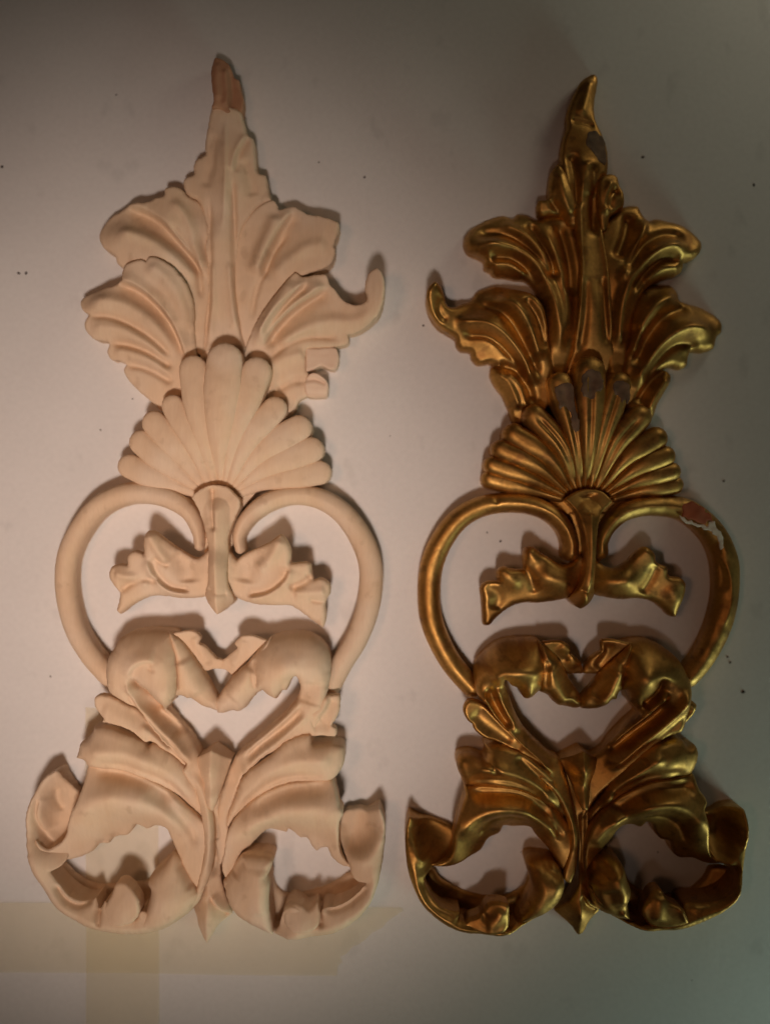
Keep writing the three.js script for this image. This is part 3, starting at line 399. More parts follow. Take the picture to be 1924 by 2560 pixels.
// ---------------------------------------------------------------- gilded carving on the right
const Gd = thing('gilded_carving', 'gilded acanthus carving with worn dark gold leaf, lying right of the bare wooden one', 'carving');
const g = (name, o) => relief(name, Gd, gold, { na: 0.25, sk: o.out.includes('E ') || o.out.includes('F ') ? 1.6 : 1.25, hk: o.out.includes('E ') || o.out.includes('F ') ? 1.05 : 1.25, ...o });
const patch = (name, part, mat, out, label) => relief(name, part.mesh, mat, { out, fn: part.body, hk: 1, hm: part.hm, lift: 0.5, th: 5, r: 2, dr: 1.2, na: 0.8, jag: 4, cell: 2, label });
{
  g('leaf_lobe', { out: 'E 430,780 480,771 522,786 546,765 592,768 640,795 690,770 742,766 805,790 852,880 870,1000 885,1100 F 885,200 865,330 825,480 780,590 690,560 688,400 678,280 650,200 625,152 580,116 530,110 480,100 430,95 402,72 376,56 376,25 E 350,995 300,972 276,936 278,892 305,850 350,815',
    h: 'E 300,940,64 350,840,22 480,800,22 600,800,26 720,790,26 420,945,76 560,960,60 400,1040,52 640,1080,62 780,950,36 740,1100,48 F 500,60,50 620,120,50 720,250,54 800,250,38 760,480,36 640,180,40', r: 18, dr: 24,
    st: ['g 13 15 | E 300,955 420,945 550,985 640,1060 700,1170 F 735,300 755,500', 'g -13 13 | E 320,890 440,880 560,925 660,1030 720,1140', 'g 9 11 | E 450,820 560,880 650,980 720,1100', 'g 10 11 | E 660,850 710,970 755,1100 F 780,260 775,420', 'g -12 11 | E 590,820 680,970 735,1110', 'g -10 10 | E 390,1000 500,1000 590,1060 660,1160', 'g 7 10 | E 400,1045 500,1045 580,1100', 'g -14 14 | E 740,810 775,930 800,1060 F 805,200'] });
  g('leaf_lobe', { out: 'E 990,800 1030,770 1060,736 1100,724 1150,725 1172,768 1200,798 1240,788 1300,800 1370,820 1432,870 1460,920 1446,970 1402,1005 1362,1016 1360,1055 1330,1082 1290,1092 F 1230,130 1180,160 1135,240 1115,340 1100,480 1085,600 990,600 965,400 950,200 E 945,1100 935,1000 935,880',
    h: 'E 1010,800,30 1120,750,24 1250,810,24 1420,890,30 1420,965,54 1300,940,70 1330,1050,48 1180,990,66 1100,900,42 1020,950,40 1080,1120,58 F 1200,100,48 1100,250,50 1030,250,44 1040,480,38', r: 18, dr: 24,
    st: ['g 13 15 | E 1390,960 1260,958 1160,1030 1085,1130 F 1050,250 1035,480', 'g -13 14 | E 1380,900 1260,890 1140,960 1060,1080', 'g 10 9 | E 1180,800 1130,930 1070,1060 F 1030,150', 'g -13 13 | E 1100,770 1080,880 1030,1010', 'g -10 10 | E 1350,1010 1240,1010 1150,1090 F 1090,190', 'g 7 11 | E 1340,1055 1240,1065 F 1160,140'] });
  g('small_lobe', { out: 'E 640,765 645,712 690,702 694,640 706,570 742,530 768,560 802,640 832,740 850,850 800,840 760,792 700,780 660,786', h: 'E 660,750,42 720,600,54 760,700,60 820,800,46', r: 12, dr: 16, st: ['g 6 14 | E 735,570 760,680 800,800', 'g -8 9 | E 700,700 740,760 800,830'] });
  g('small_lobe', { out: 'E 940,610 1000,580 1036,600 1046,640 1066,680 1066,740 1030,770 1000,790 985,860 955,870 935,760', h: 'E 1010,610,54 1040,720,52 970,700,60 970,830,46', r: 10, dr: 14, st: ['g -9 9 | E 1040,660 1000,690 985,760', 'g 7 9 | E 1000,610 985,690 970,790'] });
  g('curled_lobe', { out: 'F 104,162 128,140 156,156 176,200 190,245 216,255 270,228 316,204 346,160 400,140 440,134 500,146 570,166 632,200 672,270 692,380 705,480 725,560 720,680 690,770 560,845 525,826 500,760 470,690 430,636 408,590 414,550 436,538 405,528 350,533 318,505 308,472 265,465 240,440 233,408 190,380 140,345 104,290 88,230 90,190',
    h: 'F 125,160,104 120,260,92 180,330,74 330,210,22 420,150,26 540,165,40 560,200,66 470,220,72 380,300,74 300,330,64 250,420,46 370,500,42 450,470,56 560,400,66 640,450,58 600,560,56 540,600,50 440,600,46 520,720,48 600,720,46 660,650,40 540,810,36', r: 14, dr: 18,
    st: ['g 15 19 | F 440,190 530,265 600,390 640,530', 'g -14 13 | F 330,240 440,270 540,370 610,510 640,620', 'g 13 15 | F 215,330 370,340 490,420 580,540 630,650', 'g -9 10 | F 260,390 400,400 500,480 580,600', 'g -12 10 | F 440,535 520,560 590,640 620,730', 'g 10 10 | F 430,570 500,640 550,760', 'g 9 9 | F 480,570 550,650 590,770', 'g -14 12 | F 560,210 640,320 680,460', 'v -8 10 | F 165,200 150,280 190,330'] });
  g('leaf_lobe', { out: 'F 1100,330 1130,222 1180,150 1250,130 1320,135 1350,170 1355,212 1400,225 1460,240 1530,280 1562,320 1560,370 1532,400 1520,450 1470,470 1400,470 1390,500 1385,540 1350,556 1300,546 1262,560 1300,580 1306,610 1280,660 1240,730 1212,806 1150,830 1070,760 1050,600 1070,500 1095,420',
    h: 'F 1200,170,38 1320,170,24 1250,250,66 1450,260,22 1545,330,34 1400,340,70 1450,440,48 1280,400,66 1350,510,44 1200,500,58 1120,420,52 1100,600,48 1260,620,44 1180,700,46 1200,780,36 1090,700,40', r: 18, dr: 22,
    st: ['g 13 15 | F 1330,185 1210,250 1130,380 1090,510', 'g -14 14 | F 1400,250 1270,300 1180,410 1120,560', 'g 14 16 | F 1510,375 1370,365 1255,430 1165,550 1110,660', 'g -9 10 | F 1440,440 1320,440 1220,520 1150,630', 'g 11 12 | F 1285,600 1220,690 1180,780', 'g -10 9 | F 1270,560 1190,630 1130,730', 'v -14 10 | F 1120,350 1090,410 1070,460'] });
  const blade = g('leaf_blade', { out: 'E 898,84 925,75 943,95 937,150 925,210 922,270 932,330 960,385 985,450 993,520 985,580 957,600 948,680 948,780 965,880 985,1000 995,1100 F 1000,200 1015,400 1045,590 900,660 785,590 812,450 832,300 838,150 846,20 E 846,1010 832,900 818,800 798,720 770,640 755,560 753,480 768,400 785,350 783,300 800,235 825,175 858,115',
    h: 'E 920,90,34 890,160,40 860,260,46 860,380,54 930,450,48 790,480,50 870,580,60 960,560,42 870,720,48 910,800,42 840,800,50 900,950,48 860,950,54 F 910,100,54 910,260,60 905,420,50 900,560,28 845,300,54 975,300,54 820,500,36 1010,500,36', r: 12, dr: 14,
    st: ['v 9 10 | E 858,560 850,700 848,850 850,1000 F 850,200 820,420', 'v 8 9 | E 945,760 965,900 985,1060 F 985,200 1010,420', 'g -11 12 | E 905,520 915,700 915,900', 'g -10 12 | E 800,480 820,600 838,760', 'v -8 6 | E 800,320 860,330 920,350', 'g 8 14 | E 885,520 900,600 905,700', 'v -8 8 | F 830,40 812,220 795,400', 'g -6 10 | F 866,100 868,300 850,480', 'g -6 10 | F 950,100 968,280 985,450', 'g 6 12 | E 905,110 880,200 850,300'] });
  patch('worn_patch', blade, wornGrey, 'E 880,390 930,380 965,420 982,500 970,545 935,520 905,480 870,450', 'greyish bare patch near the leaf tip');
  g('shell_base', { out: 'G 640,160 740,140 850,125 960,142 1040,175 985,215 900,260 790,260 700,215', h: 34, r: 5, dr: 4, hk: 1 });
  const ribs = [
    ['F 755,1200 580,1146 410,1104', 46, 62, 2], ['F 1025,1200 1160,1160 1320,1132', 46, 62, 2], ['F 770,1180 600,1098 420,1034', 46, 72, 2], ['F 1010,1180 1150,1108 1305,1066', 46, 72, 2],
    ['F 790,1166 640,1040 462,957', 52, 78, 2], ['F 990,1166 1120,1056 1272,990', 52, 78, 2], ['F 815,1156 700,1000 525,884', 58, 82, 2], ['F 965,1156 1080,1000 1228,902', 58, 82, 2],
    ['F 840,1150 760,950 626,792', 60, 88, 1], ['F 940,1150 1030,930 1146,796', 60, 88, 1], ['F 865,1146 820,900 752,632', 60, 94, 1], ['F 915,1146 962,900 1043,632', 60, 94, 1], ['F 890,1145 895,850 897,572', 80, 104, 1]];
  const made = [];
  for (const [path, hw, h, kind] of ribs) {
    const q = hw * 0.505;
    made.push(limbRelief('shell_rib', Gd, gold, path, [10, q * 0.56, q * 0.86, q * 1.06, q * 1.02], [54, h * 0.84, h * 0.97, h, h * 0.96], { r: q * 0.95, dr: q * 0.85, na: 0.4, st: kind === 1 ? ['g -7 5 | ' + path] : [] }));
  }
  patch('worn_patch', made[12], wornGrey, 'F 852,600 868,572 905,566 938,582 950,622 944,668 922,682 915,705 884,718 868,700 862,722 850,690', 'grey worn patch on the middle rib of the shell');
  patch('worn_patch', made[10], wornGrey, 'F 726,650 762,632 800,640 812,700 824,770 838,862 818,880 800,830 790,770 768,752 742,766 730,710', 'grey worn patch on a left rib of the shell');
  patch('worn_patch', made[11], wornGrey, 'F 1008,640 1036,620 1074,632 1086,690 1078,738 1058,716 1044,738 1030,700 1012,690', 'grey worn patch on a right rib of the shell');
  limbRelief('ring_arm', Gd, gold, 'G 768,418 768,370 738,300 680,240 590,202 480,192 372,208 272,262 192,362 144,480 132,600 142,720 182,830 240,930 325,1030', [22, 20, 23, 25, 26, 27, 28, 29, 29, 29, 28, 27, 26], [72, 72, 66, 62, 58, 56, 56, 58, 62], { dr: 34, na: 0.4, st: ['v -6 5 | G 440,130 432,160 436,200'] });
  const arm = limbRelief('ring_arm', Gd, gold, 'G 905,412 904,370 935,305 1002,240 1092,210 1190,206 1284,220 1360,266 1432,345 1474,445 1484,550 1474,660 1434,790 1374,900 1305,985', [20, 20, 23, 25, 27, 29, 31, 32, 33, 32, 32, 30, 28, 26], [72, 72, 66, 62, 58, 56, 56, 58, 62], { dr: 34, na: 1.4, st: ['g -6 9 | G 1400,360 1450,480 1450,600', 'v 7 8 | G 1420,400 1480,520 1490,640 1450,760'] });
  patch('bole_patch', arm, bole, 'G 1264,206 1280,194 1312,192 1326,200 1348,206 1366,228 1392,250 1398,270 1376,276 1366,288 1338,276 1310,272 1288,262 1258,248 1268,232', 'brick red patch where the gilding is lost from the ring');
  patch('gesso_patch', arm, gesso, 'G 1244,252 1262,256 1286,268 1312,278 1338,284 1366,296 1382,282 1404,276 1412,300 1434,322 1446,352 1452,392 1440,402 1430,366 1414,338 1388,318 1360,310 1330,296 1290,284 1262,270', 'chalky white edge of bare gesso beside the red patch');
  g('drop_leaf', { out: 'G 790,618 700,636 630,646 560,646 500,666 440,712 405,748 376,746 372,690 364,612 360,576 390,546 440,545 434,500 460,480 512,490 555,490 550,430 560,396 592,388 632,416 672,440 722,470 775,462 812,425 850,470 840,590',
    h: 'G 390,735,72 380,590,94 480,510,106 575,400,112 430,620,82 560,560,96 640,560,104 680,520,112 740,560,104 660,625,82 800,500,86 790,590,76', th: 44, r: 16, dr: 20, hm: 88, hk: 0.9, sk: 0.75,
    st: ['b 20 26 | G 655,528 730,550', 'b 14 17 | G 485,528 505,550', 'g -14 12 | G 560,480 590,540 610,600', 'g -12 16 | G 380,560 440,610 430,680', 'b 8 12 | G 580,420 600,450'] });
  g('drop_leaf', { out: 'G 860,596 930,620 1000,630 1070,625 1130,635 1182,666 1222,705 1252,712 1266,660 1286,612 1290,560 1262,530 1210,520 1200,480 1152,460 1140,420 1100,388 1062,410 1022,450 970,485 920,475 872,425 850,480',
    h: 'G 1245,700,72 1275,570,92 1180,490,100 1100,400,116 1210,610,84 1120,550,92 1040,560,108 960,560,110 1000,620,82 890,540,92 930,490,90 870,580,76', th: 44, r: 16, dr: 20, hm: 88, hk: 0.9, sk: 0.75,
    st: ['b 22 28 | G 930,548 1000,545', 'g -14 12 | G 1150,470 1120,540 1080,600', 'b 12 20 | G 1220,600 1235,630'] });
  g('shell_base', { out: 'G 755,235 965,235 915,330 905,440 880,470 800,470 775,430 785,330', h: 40, r: 5, dr: 4, hk: 1 });
  g('keystone', { out: 'G 742,178 790,145 850,130 912,140 958,186 902,240 882,300 872,380 868,440 864,560 878,610 810,670 764,626 800,570 826,470 830,390 816,300 790,230',
    h: 'G 760,180,74 850,140,66 940,185,74 850,230,84 850,330,96 848,450,100 840,560,102 815,640,86 810,665,66 775,625,72 870,605,72', r: 4, dr: 5, hm: 80, soft: 1, st: ['r 15 30 | G 850,230 850,330 848,460 838,560 812,670', 'g -8 16 | G 850,150 860,200 850,250', 'v -7 7 | G 800,575 835,590 870,570'] });
  g('leaf_flap', { out: 'P 920,245 1030,235 1120,240 1182,280 1206,330 1190,356 1252,400 1312,460 1342,540 1345,580 1232,582 1180,575 1090,490 1000,410 930,310', h: 'P 1000,250,80 1160,290,76 1250,440,66 1320,560,52 1200,520,58 1120,390,64', th: 26, r: 8, dr: 9, hm: 62, st: ['g 7 14 | P 1090,270 1180,390 1260,520', 'v -7 7 | P 1190,356 1160,400 1150,450'] });
  g('leaf_flap', { out: 'Q 470,230 560,220 660,235 770,262 655,382 562,472 470,572 400,582 316,580 318,530 332,480 370,420 430,370 480,340 470,282', h: 'Q 520,240,76 680,260,80 480,380,64 380,480,56 360,560,52 440,540,56 600,360,66', th: 26, r: 8, dr: 9, hm: 62, st: ['g 6 12 | Q 500,290 430,420 380,540', 'g -7 12 | Q 560,260 520,400 430,520'] });
  g('scroll_band', { out: 'P 890,240 972,300 1062,390 1132,480 1192,590 1262,700 1322,790 1355,860 1330,932 1252,937 1180,916 1100,896 1040,850 990,790 900,745 875,560 885,400', h: 'P 940,330,104 1000,480,100 1010,640,98 1060,760,92 1150,650,90 1240,780,82 1200,880,80 1310,880,74', th: 60, r: 32, dr: 42, hm: 80, st: ['g 8 26 | P 1000,480 1050,640 1110,800 1160,890', 'v -8 7 | P 975,420 968,560 960,720', 'g -10 16 | P 1080,480 1160,640 1240,800'] });
  g('scroll_band', { out: 'Q 790,250 652,400 562,490 472,580 402,680 330,780 285,850 305,930 400,937 480,921 560,870 592,832 640,832 662,762 720,700 760,480', h: 'Q 730,360,102 680,520,100 620,700,94 560,640,98 500,800,88 420,880,80 400,760,84 320,880,74', th: 60, r: 20, dr: 30, hm: 80, st: ['g 13 18 | Q 680,480 600,620 540,780 450,890', 'v -8 7 | Q 700,460 690,600 680,700', 'g -10 16 | Q 590,520 490,660 400,800'] });
  g('scroll_head', { out: 'P 275,720 270,640 280,530 330,440 430,340 540,270 700,240 850,238 932,258 972,380 978,520 968,640 958,742 900,770 850,812 800,832 750,816 716,740 690,716 630,690 595,645 552,625 560,690 612,800 665,950 765,1130 905,1280 1055,1410 1120,1440 H 800,470 832,600 838,720 824,840 800,890 770,860 800,740 790,620 740,520 660,420 P 1000,1560 860,1400 660,1220 480,1020 370,860 300,800',
    h: 'P 320,540,88 430,360,74 560,290,72 700,250,72 880,260,80 600,400,100 800,400,104 900,560,114 760,530,128 620,540,130 480,580,122 800,760,110 700,680,114 930,700,94 340,700,96 430,780,94 470,900,86 540,740,84 600,900,80 620,1050,82 720,1150,70 750,1270,84 950,1400,70 950,1470,82 1080,1560,78 H 780,560,76 820,680,82 812,800,88', th: 116, rz: 'P 330,500,36 600,300,38 900,300,34 940,600,30 800,800,30 600,640,18 330,720,14 560,900,12 900,1360,11 H 820,600,10', r: 36, dr: 44, hm: 94,
    st: ['g 18 10 | P 345,690 370,830 440,960 540,1090 660,1220 800,1350 940,1470 1060,1590', 'g 18 11 | P 470,690 515,820 580,960 650,1080 720,1180', 'g -16 13 | P 400,700 445,840 520,990 620,1130', 'v 10 10 | H 700,430 770,530 812,640 822,760', 'g 9 20 | P 420,650 500,580 640,545 800,540 900,620', 'b 8 16 | P 780,760 800,770'] });
  g('scroll_head', { out: 'Q 700,310 820,258 950,248 1082,288 1202,370 1292,460 1352,580 1388,700 1370,850 1332,1030 1280,1150 1182,1182 1052,1272 950,1362 870,1442 750,1560 H 1000,448 925,530 885,600 858,640 852,560 872,450 905,352 Q 432,1430 542,1362 642,1232 762,1102 882,990 850,930 812,882 770,840 742,746 688,742 690,640 700,540 720,420',
    h: 'Q 760,330,88 950,255,82 1150,330,84 1000,400,104 1220,470,98 1330,600,90 860,440,112 760,600,116 900,610,128 850,760,116 820,860,98 1010,570,122 1150,640,112 1240,720,108 1100,800,94 1240,880,100 1180,980,92 1040,930,80 1080,1070,88 900,1080,74 950,1220,84 720,1270,66 750,1400,80 560,1430,62 600,1550,74 H 920,490,66 870,590,60', th: 116, rz: 'Q 800,300,36 1200,400,36 700,600,32 780,820,28 1370,700,16 900,1000,12 700,1200,11 1300,1000,14 900,1400,10 H 880,500,10', r: 36, dr: 44, hm: 94,
    st: ['g 20 11 | Q 1130,720 1060,870 930,1000 800,1110 680,1220 560,1330', 'g 22 12 | Q 1330,700 1300,850 1190,980 1050,1110 880,1260 720,1400 560,1550', 'g -20 15 | Q 1190,860 1060,1000 880,1150 720,1290 580,1430', 'v -28 12 | Q 1080,600 1060,720 1000,820 900,910', 'b 14 34 | Q 890,610 900,620'] });
  g('side_leaf', { out: 'P 145,930 160,870 200,822 300,840 380,890 470,990 570,1100 690,1200 790,1290 910,1390 1020,1490 1120,1600 1110,1650 1070,1640 980,1540 880,1452 780,1402 700,1372 620,1322 540,1272 440,1226 380,1216 300,1162 250,1112 235,1066 190,1030 155,970',
    h: 'P 190,870,94 200,980,92 320,1140,90 350,960,86 450,1150,88 560,1180,84 650,1290,86 800,1370,82 950,1470,78 1090,1610,72', th: 34, r: 8, dr: 10, hm: 80, st: ['v 6 8 | P 320,870 440,990 560,1110 700,1230', 'g -6 18 | P 240,930 360,1060 500,1160 640,1260', 'g 7 12 | P 700,1300 840,1400 960,1490'] });
  g('side_leaf', { out: 'Q 1290,900 1350,830 1400,850 1432,892 1410,960 1352,1030 1312,1080 1290,1142 1262,1162 1150,1200 1090,1160 1180,1030', h: 'Q 1390,870,84 1330,950,88 1270,1100,84 1180,1120,82', th: 34, r: 10, dr: 14, hm: 80, st: ['g -6 12 | Q 1370,900 1300,990 1220,1080'] });
  g('broad_leaf', { out: 'H 430,292 470,275 532,285 600,315 670,362 738,432 782,530 806,610 770,610 700,550 620,500 540,475 440,470 352,474 324,422 308,370 320,336 370,325 430,346 442,320',
    h: 'H 325,360,88 380,350,92 460,300,92 470,370,116 400,400,108 560,390,106 620,440,98 720,520,82 790,600,68 400,450,84', r: 18, dr: 26, hm: 90,
    st: ['g 10 14 | H 350,380 460,375 570,410 680,490 760,570', 'g -10 10 | H 360,435 480,425 600,455 700,520', 'v -10 8 | H 440,345 470,385 480,400', 'g -8 10 | H 560,320 640,400 720,480'] });
  g('broad_leaf', { out: 'H 1060,362 1110,320 1180,270 1250,254 1292,265 1310,291 1350,290 1364,330 1356,372 1330,420 1240,435 1150,450 1060,490 980,550 915,615 890,640 890,590 940,520 990,440',
    h: 'H 1345,330,86 1260,280,92 1240,350,112 1150,350,106 1280,410,88 1060,420,98 1120,440,90 980,500,84 910,600,68', r: 18, dr: 26, hm: 90,
    st: ['g 11 13 | H 1200,320 1100,390 1000,470 930,560', 'g -9 10 | H 1310,400 1170,410 1060,450 970,520', 'g -9 12 | H 1130,330 1040,410 960,500'] });
  g('rolled_leaf', { out: 'H 345,468 440,458 540,463 620,488 702,538 772,600 818,662 824,760 806,880 772,842 722,760 660,692 628,652 560,662 520,655 502,692 452,712 420,762 370,786 300,816 232,822 190,805 140,770 200,806 262,790 290,742 294,660 308,600 330,540 345,505',
    h: 'H 355,490,80 450,475,84 550,480,86 640,515,82 720,575,76 400,560,112 500,545,122 600,570,112 680,620,94 330,640,108 400,640,92 470,630,76 540,630,62 600,635,64 440,700,56 380,750,60 300,770,84 310,700,98 230,810,74 170,795,84 730,700,82 780,680,78 790,800,80 700,710,68', th: 86, r: 8, dr: 9, hm: 88,
    st: ['v 9 8 | H 360,466 450,462 545,470 625,496 710,550', 'g -14 13 | H 365,500 470,495 570,505 660,550 730,620', 'g 10 20 | H 315,690 370,600 470,550 580,555 680,610 750,690', 'g -9 9 | H 620,540 710,610 770,700', 'v -10 8 | H 400,690 450,610 530,585 620,605'] });
  g('rolled_leaf', { out: 'H 1335,410 1240,424 1150,438 1060,478 980,538 910,608 876,690 866,780 872,850 910,795 946,760 990,700 1020,650 1080,646 1122,660 1140,628 1166,640 1182,682 1212,714 1242,716 1262,772 1292,792 1340,786 1400,806 1450,802 1500,770 1440,788 1412,760 1394,700 1390,630 1376,562 1392,530 1362,480',
    h: 'H 1330,430,76 1240,440,82 1150,460,84 1060,500,82 980,560,76 1350,520,92 1270,530,110 1180,520,118 1090,545,114 1000,620,94 930,690,84 1340,620,108 1270,610,92 1190,610,76 1120,640,62 1050,640,60 1240,700,62 1300,770,62 1340,730,88 1400,790,74 1470,785,82 890,780,72 940,740,62', th: 86, r: 8, dr: 9, hm: 88,
    st: ['v 9 8 | H 1320,422 1240,432 1152,446 1064,486 985,545', 'g -15 14 | H 1350,470 1250,475 1150,490 1060,530 980,600', 'g 10 20 | H 1370,660 1330,580 1250,535 1150,525 1050,570 960,660', 'v -10 8 | H 1310,720 1270,630 1190,590 1090,600', 'g 8 12 | H 900,720 950,640 1030,570'] });
  g('bottom_curl', { out: 'H 105,600 90,650 85,730 95,830 120,900 160,980 220,1040 300,1085 400,1108 500,1100 600,1070 680,1030 742,990 776,900 700,960 620,1040 560,1062 N 900,1470 800,1450 700,1430 600,1420 N 490,1390 497,1328 430,1318 330,1278 250,1185 205,1060 280,975 400,940 450,860 460,720 300,640 160,600',
    h: 'H 108,610,82 98,720,100 108,830,106 140,900,108 200,990,110 300,1050,110 400,1075,108 520,1065,108 640,1020,104 730,930,98 150,660,36 200,700,26 270,700,24 180,770,72 240,780,46 160,830,92 190,920,96 260,980,98 320,1010,96 420,1060,104 560,1050,100 680,990,96', rz: 'H 95,700,32 110,850,36 200,1010,42 400,1090,44 600,1060,42 N 205,1070,5 330,1280,5 490,1330,5 600,1420,6 900,1460,6 170,620,8 300,650,8 450,800,8', r: 40, dr: 38, hm: 92, th: 130,
    st: ['g 9 10 | H 125,650 140,760 180,800', 'v -7 8 | H 145,850 195,965 300,1030'] });
  g('curl_floor', { out: 'H 150,800 205,822 240,866 290,898 350,926 450,946 540,936 600,896 620,850 700,860 690,960 560,1040 400,1050 230,1000 160,900', h: 'H 200,850,34 300,930,20 420,970,16 540,960,18 640,880,34 420,1030,30 600,990,28 220,950,34', r: 14, dr: 12, hm: 28, th: 20, hk: 1 });
  g('curl_leaf', { out: 'H 405,1010 440,966 490,954 528,965 532,1000 528,1060 500,1086 420,1092 330,1062 352,1036', h: 'H 450,980,106 510,970,114 500,1050,116 420,1060,112 350,1050,100', r: 8, dr: 12, hm: 98, th: 60, st: ['g 7 14 | H 500,980 470,1030 420,1070', 'v -8 7 | H 425,1000 430,1050 440,1080'] });
  g('curl_sheath', { out: 'H 615,802 640,786 690,790 740,800 770,850 774,910 738,990 642,1050 566,1080 575,1040 622,960 640,910 625,850', h: 'H 640,810,92 720,820,98 660,880,116 740,880,120 670,960,118 720,960,112 620,1020,108 590,1060,100', r: 30, dr: 44, hm: 98, th: 140, st: ['v -10 9 | H 690,800 720,830 760,850'] });
  g('bottom_curl', { out: 'H 1560,570 1573,640 1566,740 1546,850 1502,940 1432,1010 1342,1060 1250,1085 1150,1086 1050,1062 970,1022 902,962 880,890 960,960 1040,1040 1100,1060 O 700,1425 900,1400 1000,1345 1040,1262 1200,1245 1350,1192 1450,1092 1478,985 1425,950 1280,935 H 1430,782 1394,712 1388,622 1450,600 1500,572',
    h: 'H 1555,590,84 1560,690,100 1545,800,106 1500,900,110 1420,980,112 1330,1035,112 1220,1065,110 1100,1060,106 980,1000,104 1420,630,30 1490,610,36 1440,700,22 1500,720,44 1470,775,70 1500,810,92 1490,880,96 1420,950,98 1320,990,100 1230,1010,100 1120,1030,98 1000,1000,94', rz: 'H 1568,700,32 1540,860,38 1400,1030,44 1200,1085,44 1000,1035,42 O 1460,1060,5 1300,1215,5 1050,1260,5 900,1400,6 700,1425,6 1430,950,6 H 1392,680,8 1480,590,8', r: 40, dr: 38, hm: 92, th: 130,
    st: ['g 10 9 | H 1400,720 1430,785 1490,790 1540,720', 'g 7 10 | H 1300,985 1400,960 1480,890 1525,820'] });
  g('curl_floor', { out: 'O 500,930 545,1010 570,1080 620,1130 740,1190 900,1200 1050,1180 1200,1060 1260,960 1440,960 1480,1000 1440,1110 1300,1240 1000,1330 700,1440 600,1400', h: 'O 580,1090,24 680,1250,20 850,1230,16 1050,1220,16 1250,1100,22 1420,1000,34 800,1380,30 1200,1240,30', r: 14, dr: 12, hm: 28, th: 20, hk: 1 });
  g('curl_sheath', { out: 'O 250,1080 272,1005 302,935 370,905 470,905 530,960 552,1060 592,1160 572,1280 602,1380 655,1450 450,1385 330,1335 252,1200', h: 'O 320,940,90 450,920,102 430,1050,124 350,1150,114 540,1160,118 480,1280,118 590,1380,106 340,1290,104', r: 28, dr: 40, hm: 100, th: 140, st: ['g -10 16 | O 300,1100 330,1000 400,930', 'g 8 26 | O 450,980 500,1120 520,1270', 'g -8 16 | O 400,1120 440,1250 520,1350'] });
  g('curl_leaf', { out: 'O 675,1300 730,1200 770,1152 830,1140 862,1182 900,1232 972,1262 1012,1300 1060,1410 900,1450 750,1440 690,1380', h: 'O 790,1180,104 740,1280,108 860,1260,114 980,1300,116 900,1400,112 750,1390,106', r: 9, dr: 12, hm: 98, th: 60, st: ['g 6 16 | O 810,1180 800,1300 800,1400', 'v 8 8 | O 980,1270 1010,1340 1040,1400'] });
  g('center_wedge', { out: 'H 845,297 918,346 884,450 864,545 838,545 800,440 750,346', h: 'H 845,305,72 905,350,62 765,348,66 845,400,82 850,500,72 880,430,60 810,430,64', r: 3, dr: 3, hm: 64, soft: 1, raw: true, st: ['r 20 44 | H 845,260 848,380 850,480 852,600'] });
  g('center_spine', { out: 'H 775,400 840,380 905,400 880,520 874,640 872,760 880,850 928,1005 880,1042 852,1096 830,1100 800,1060 733,1010 790,940 824,880 834,800 834,680', h: 'H 840,400,40 795,430,38 890,430,38 850,550,58 852,700,52 852,850,52 838,930,60 835,1000,64 832,1090,40 750,1010,40 915,1005,42', r: 5, dr: 6, hm: 50, soft: 1, st: ['r 17 46 | H 834,870 832,970 832,1040 832,1160', 'g -8 9 | H 848,560 852,700 852,850', 'f -8 12 | H 845,915 870,960 920,1002'] });
}

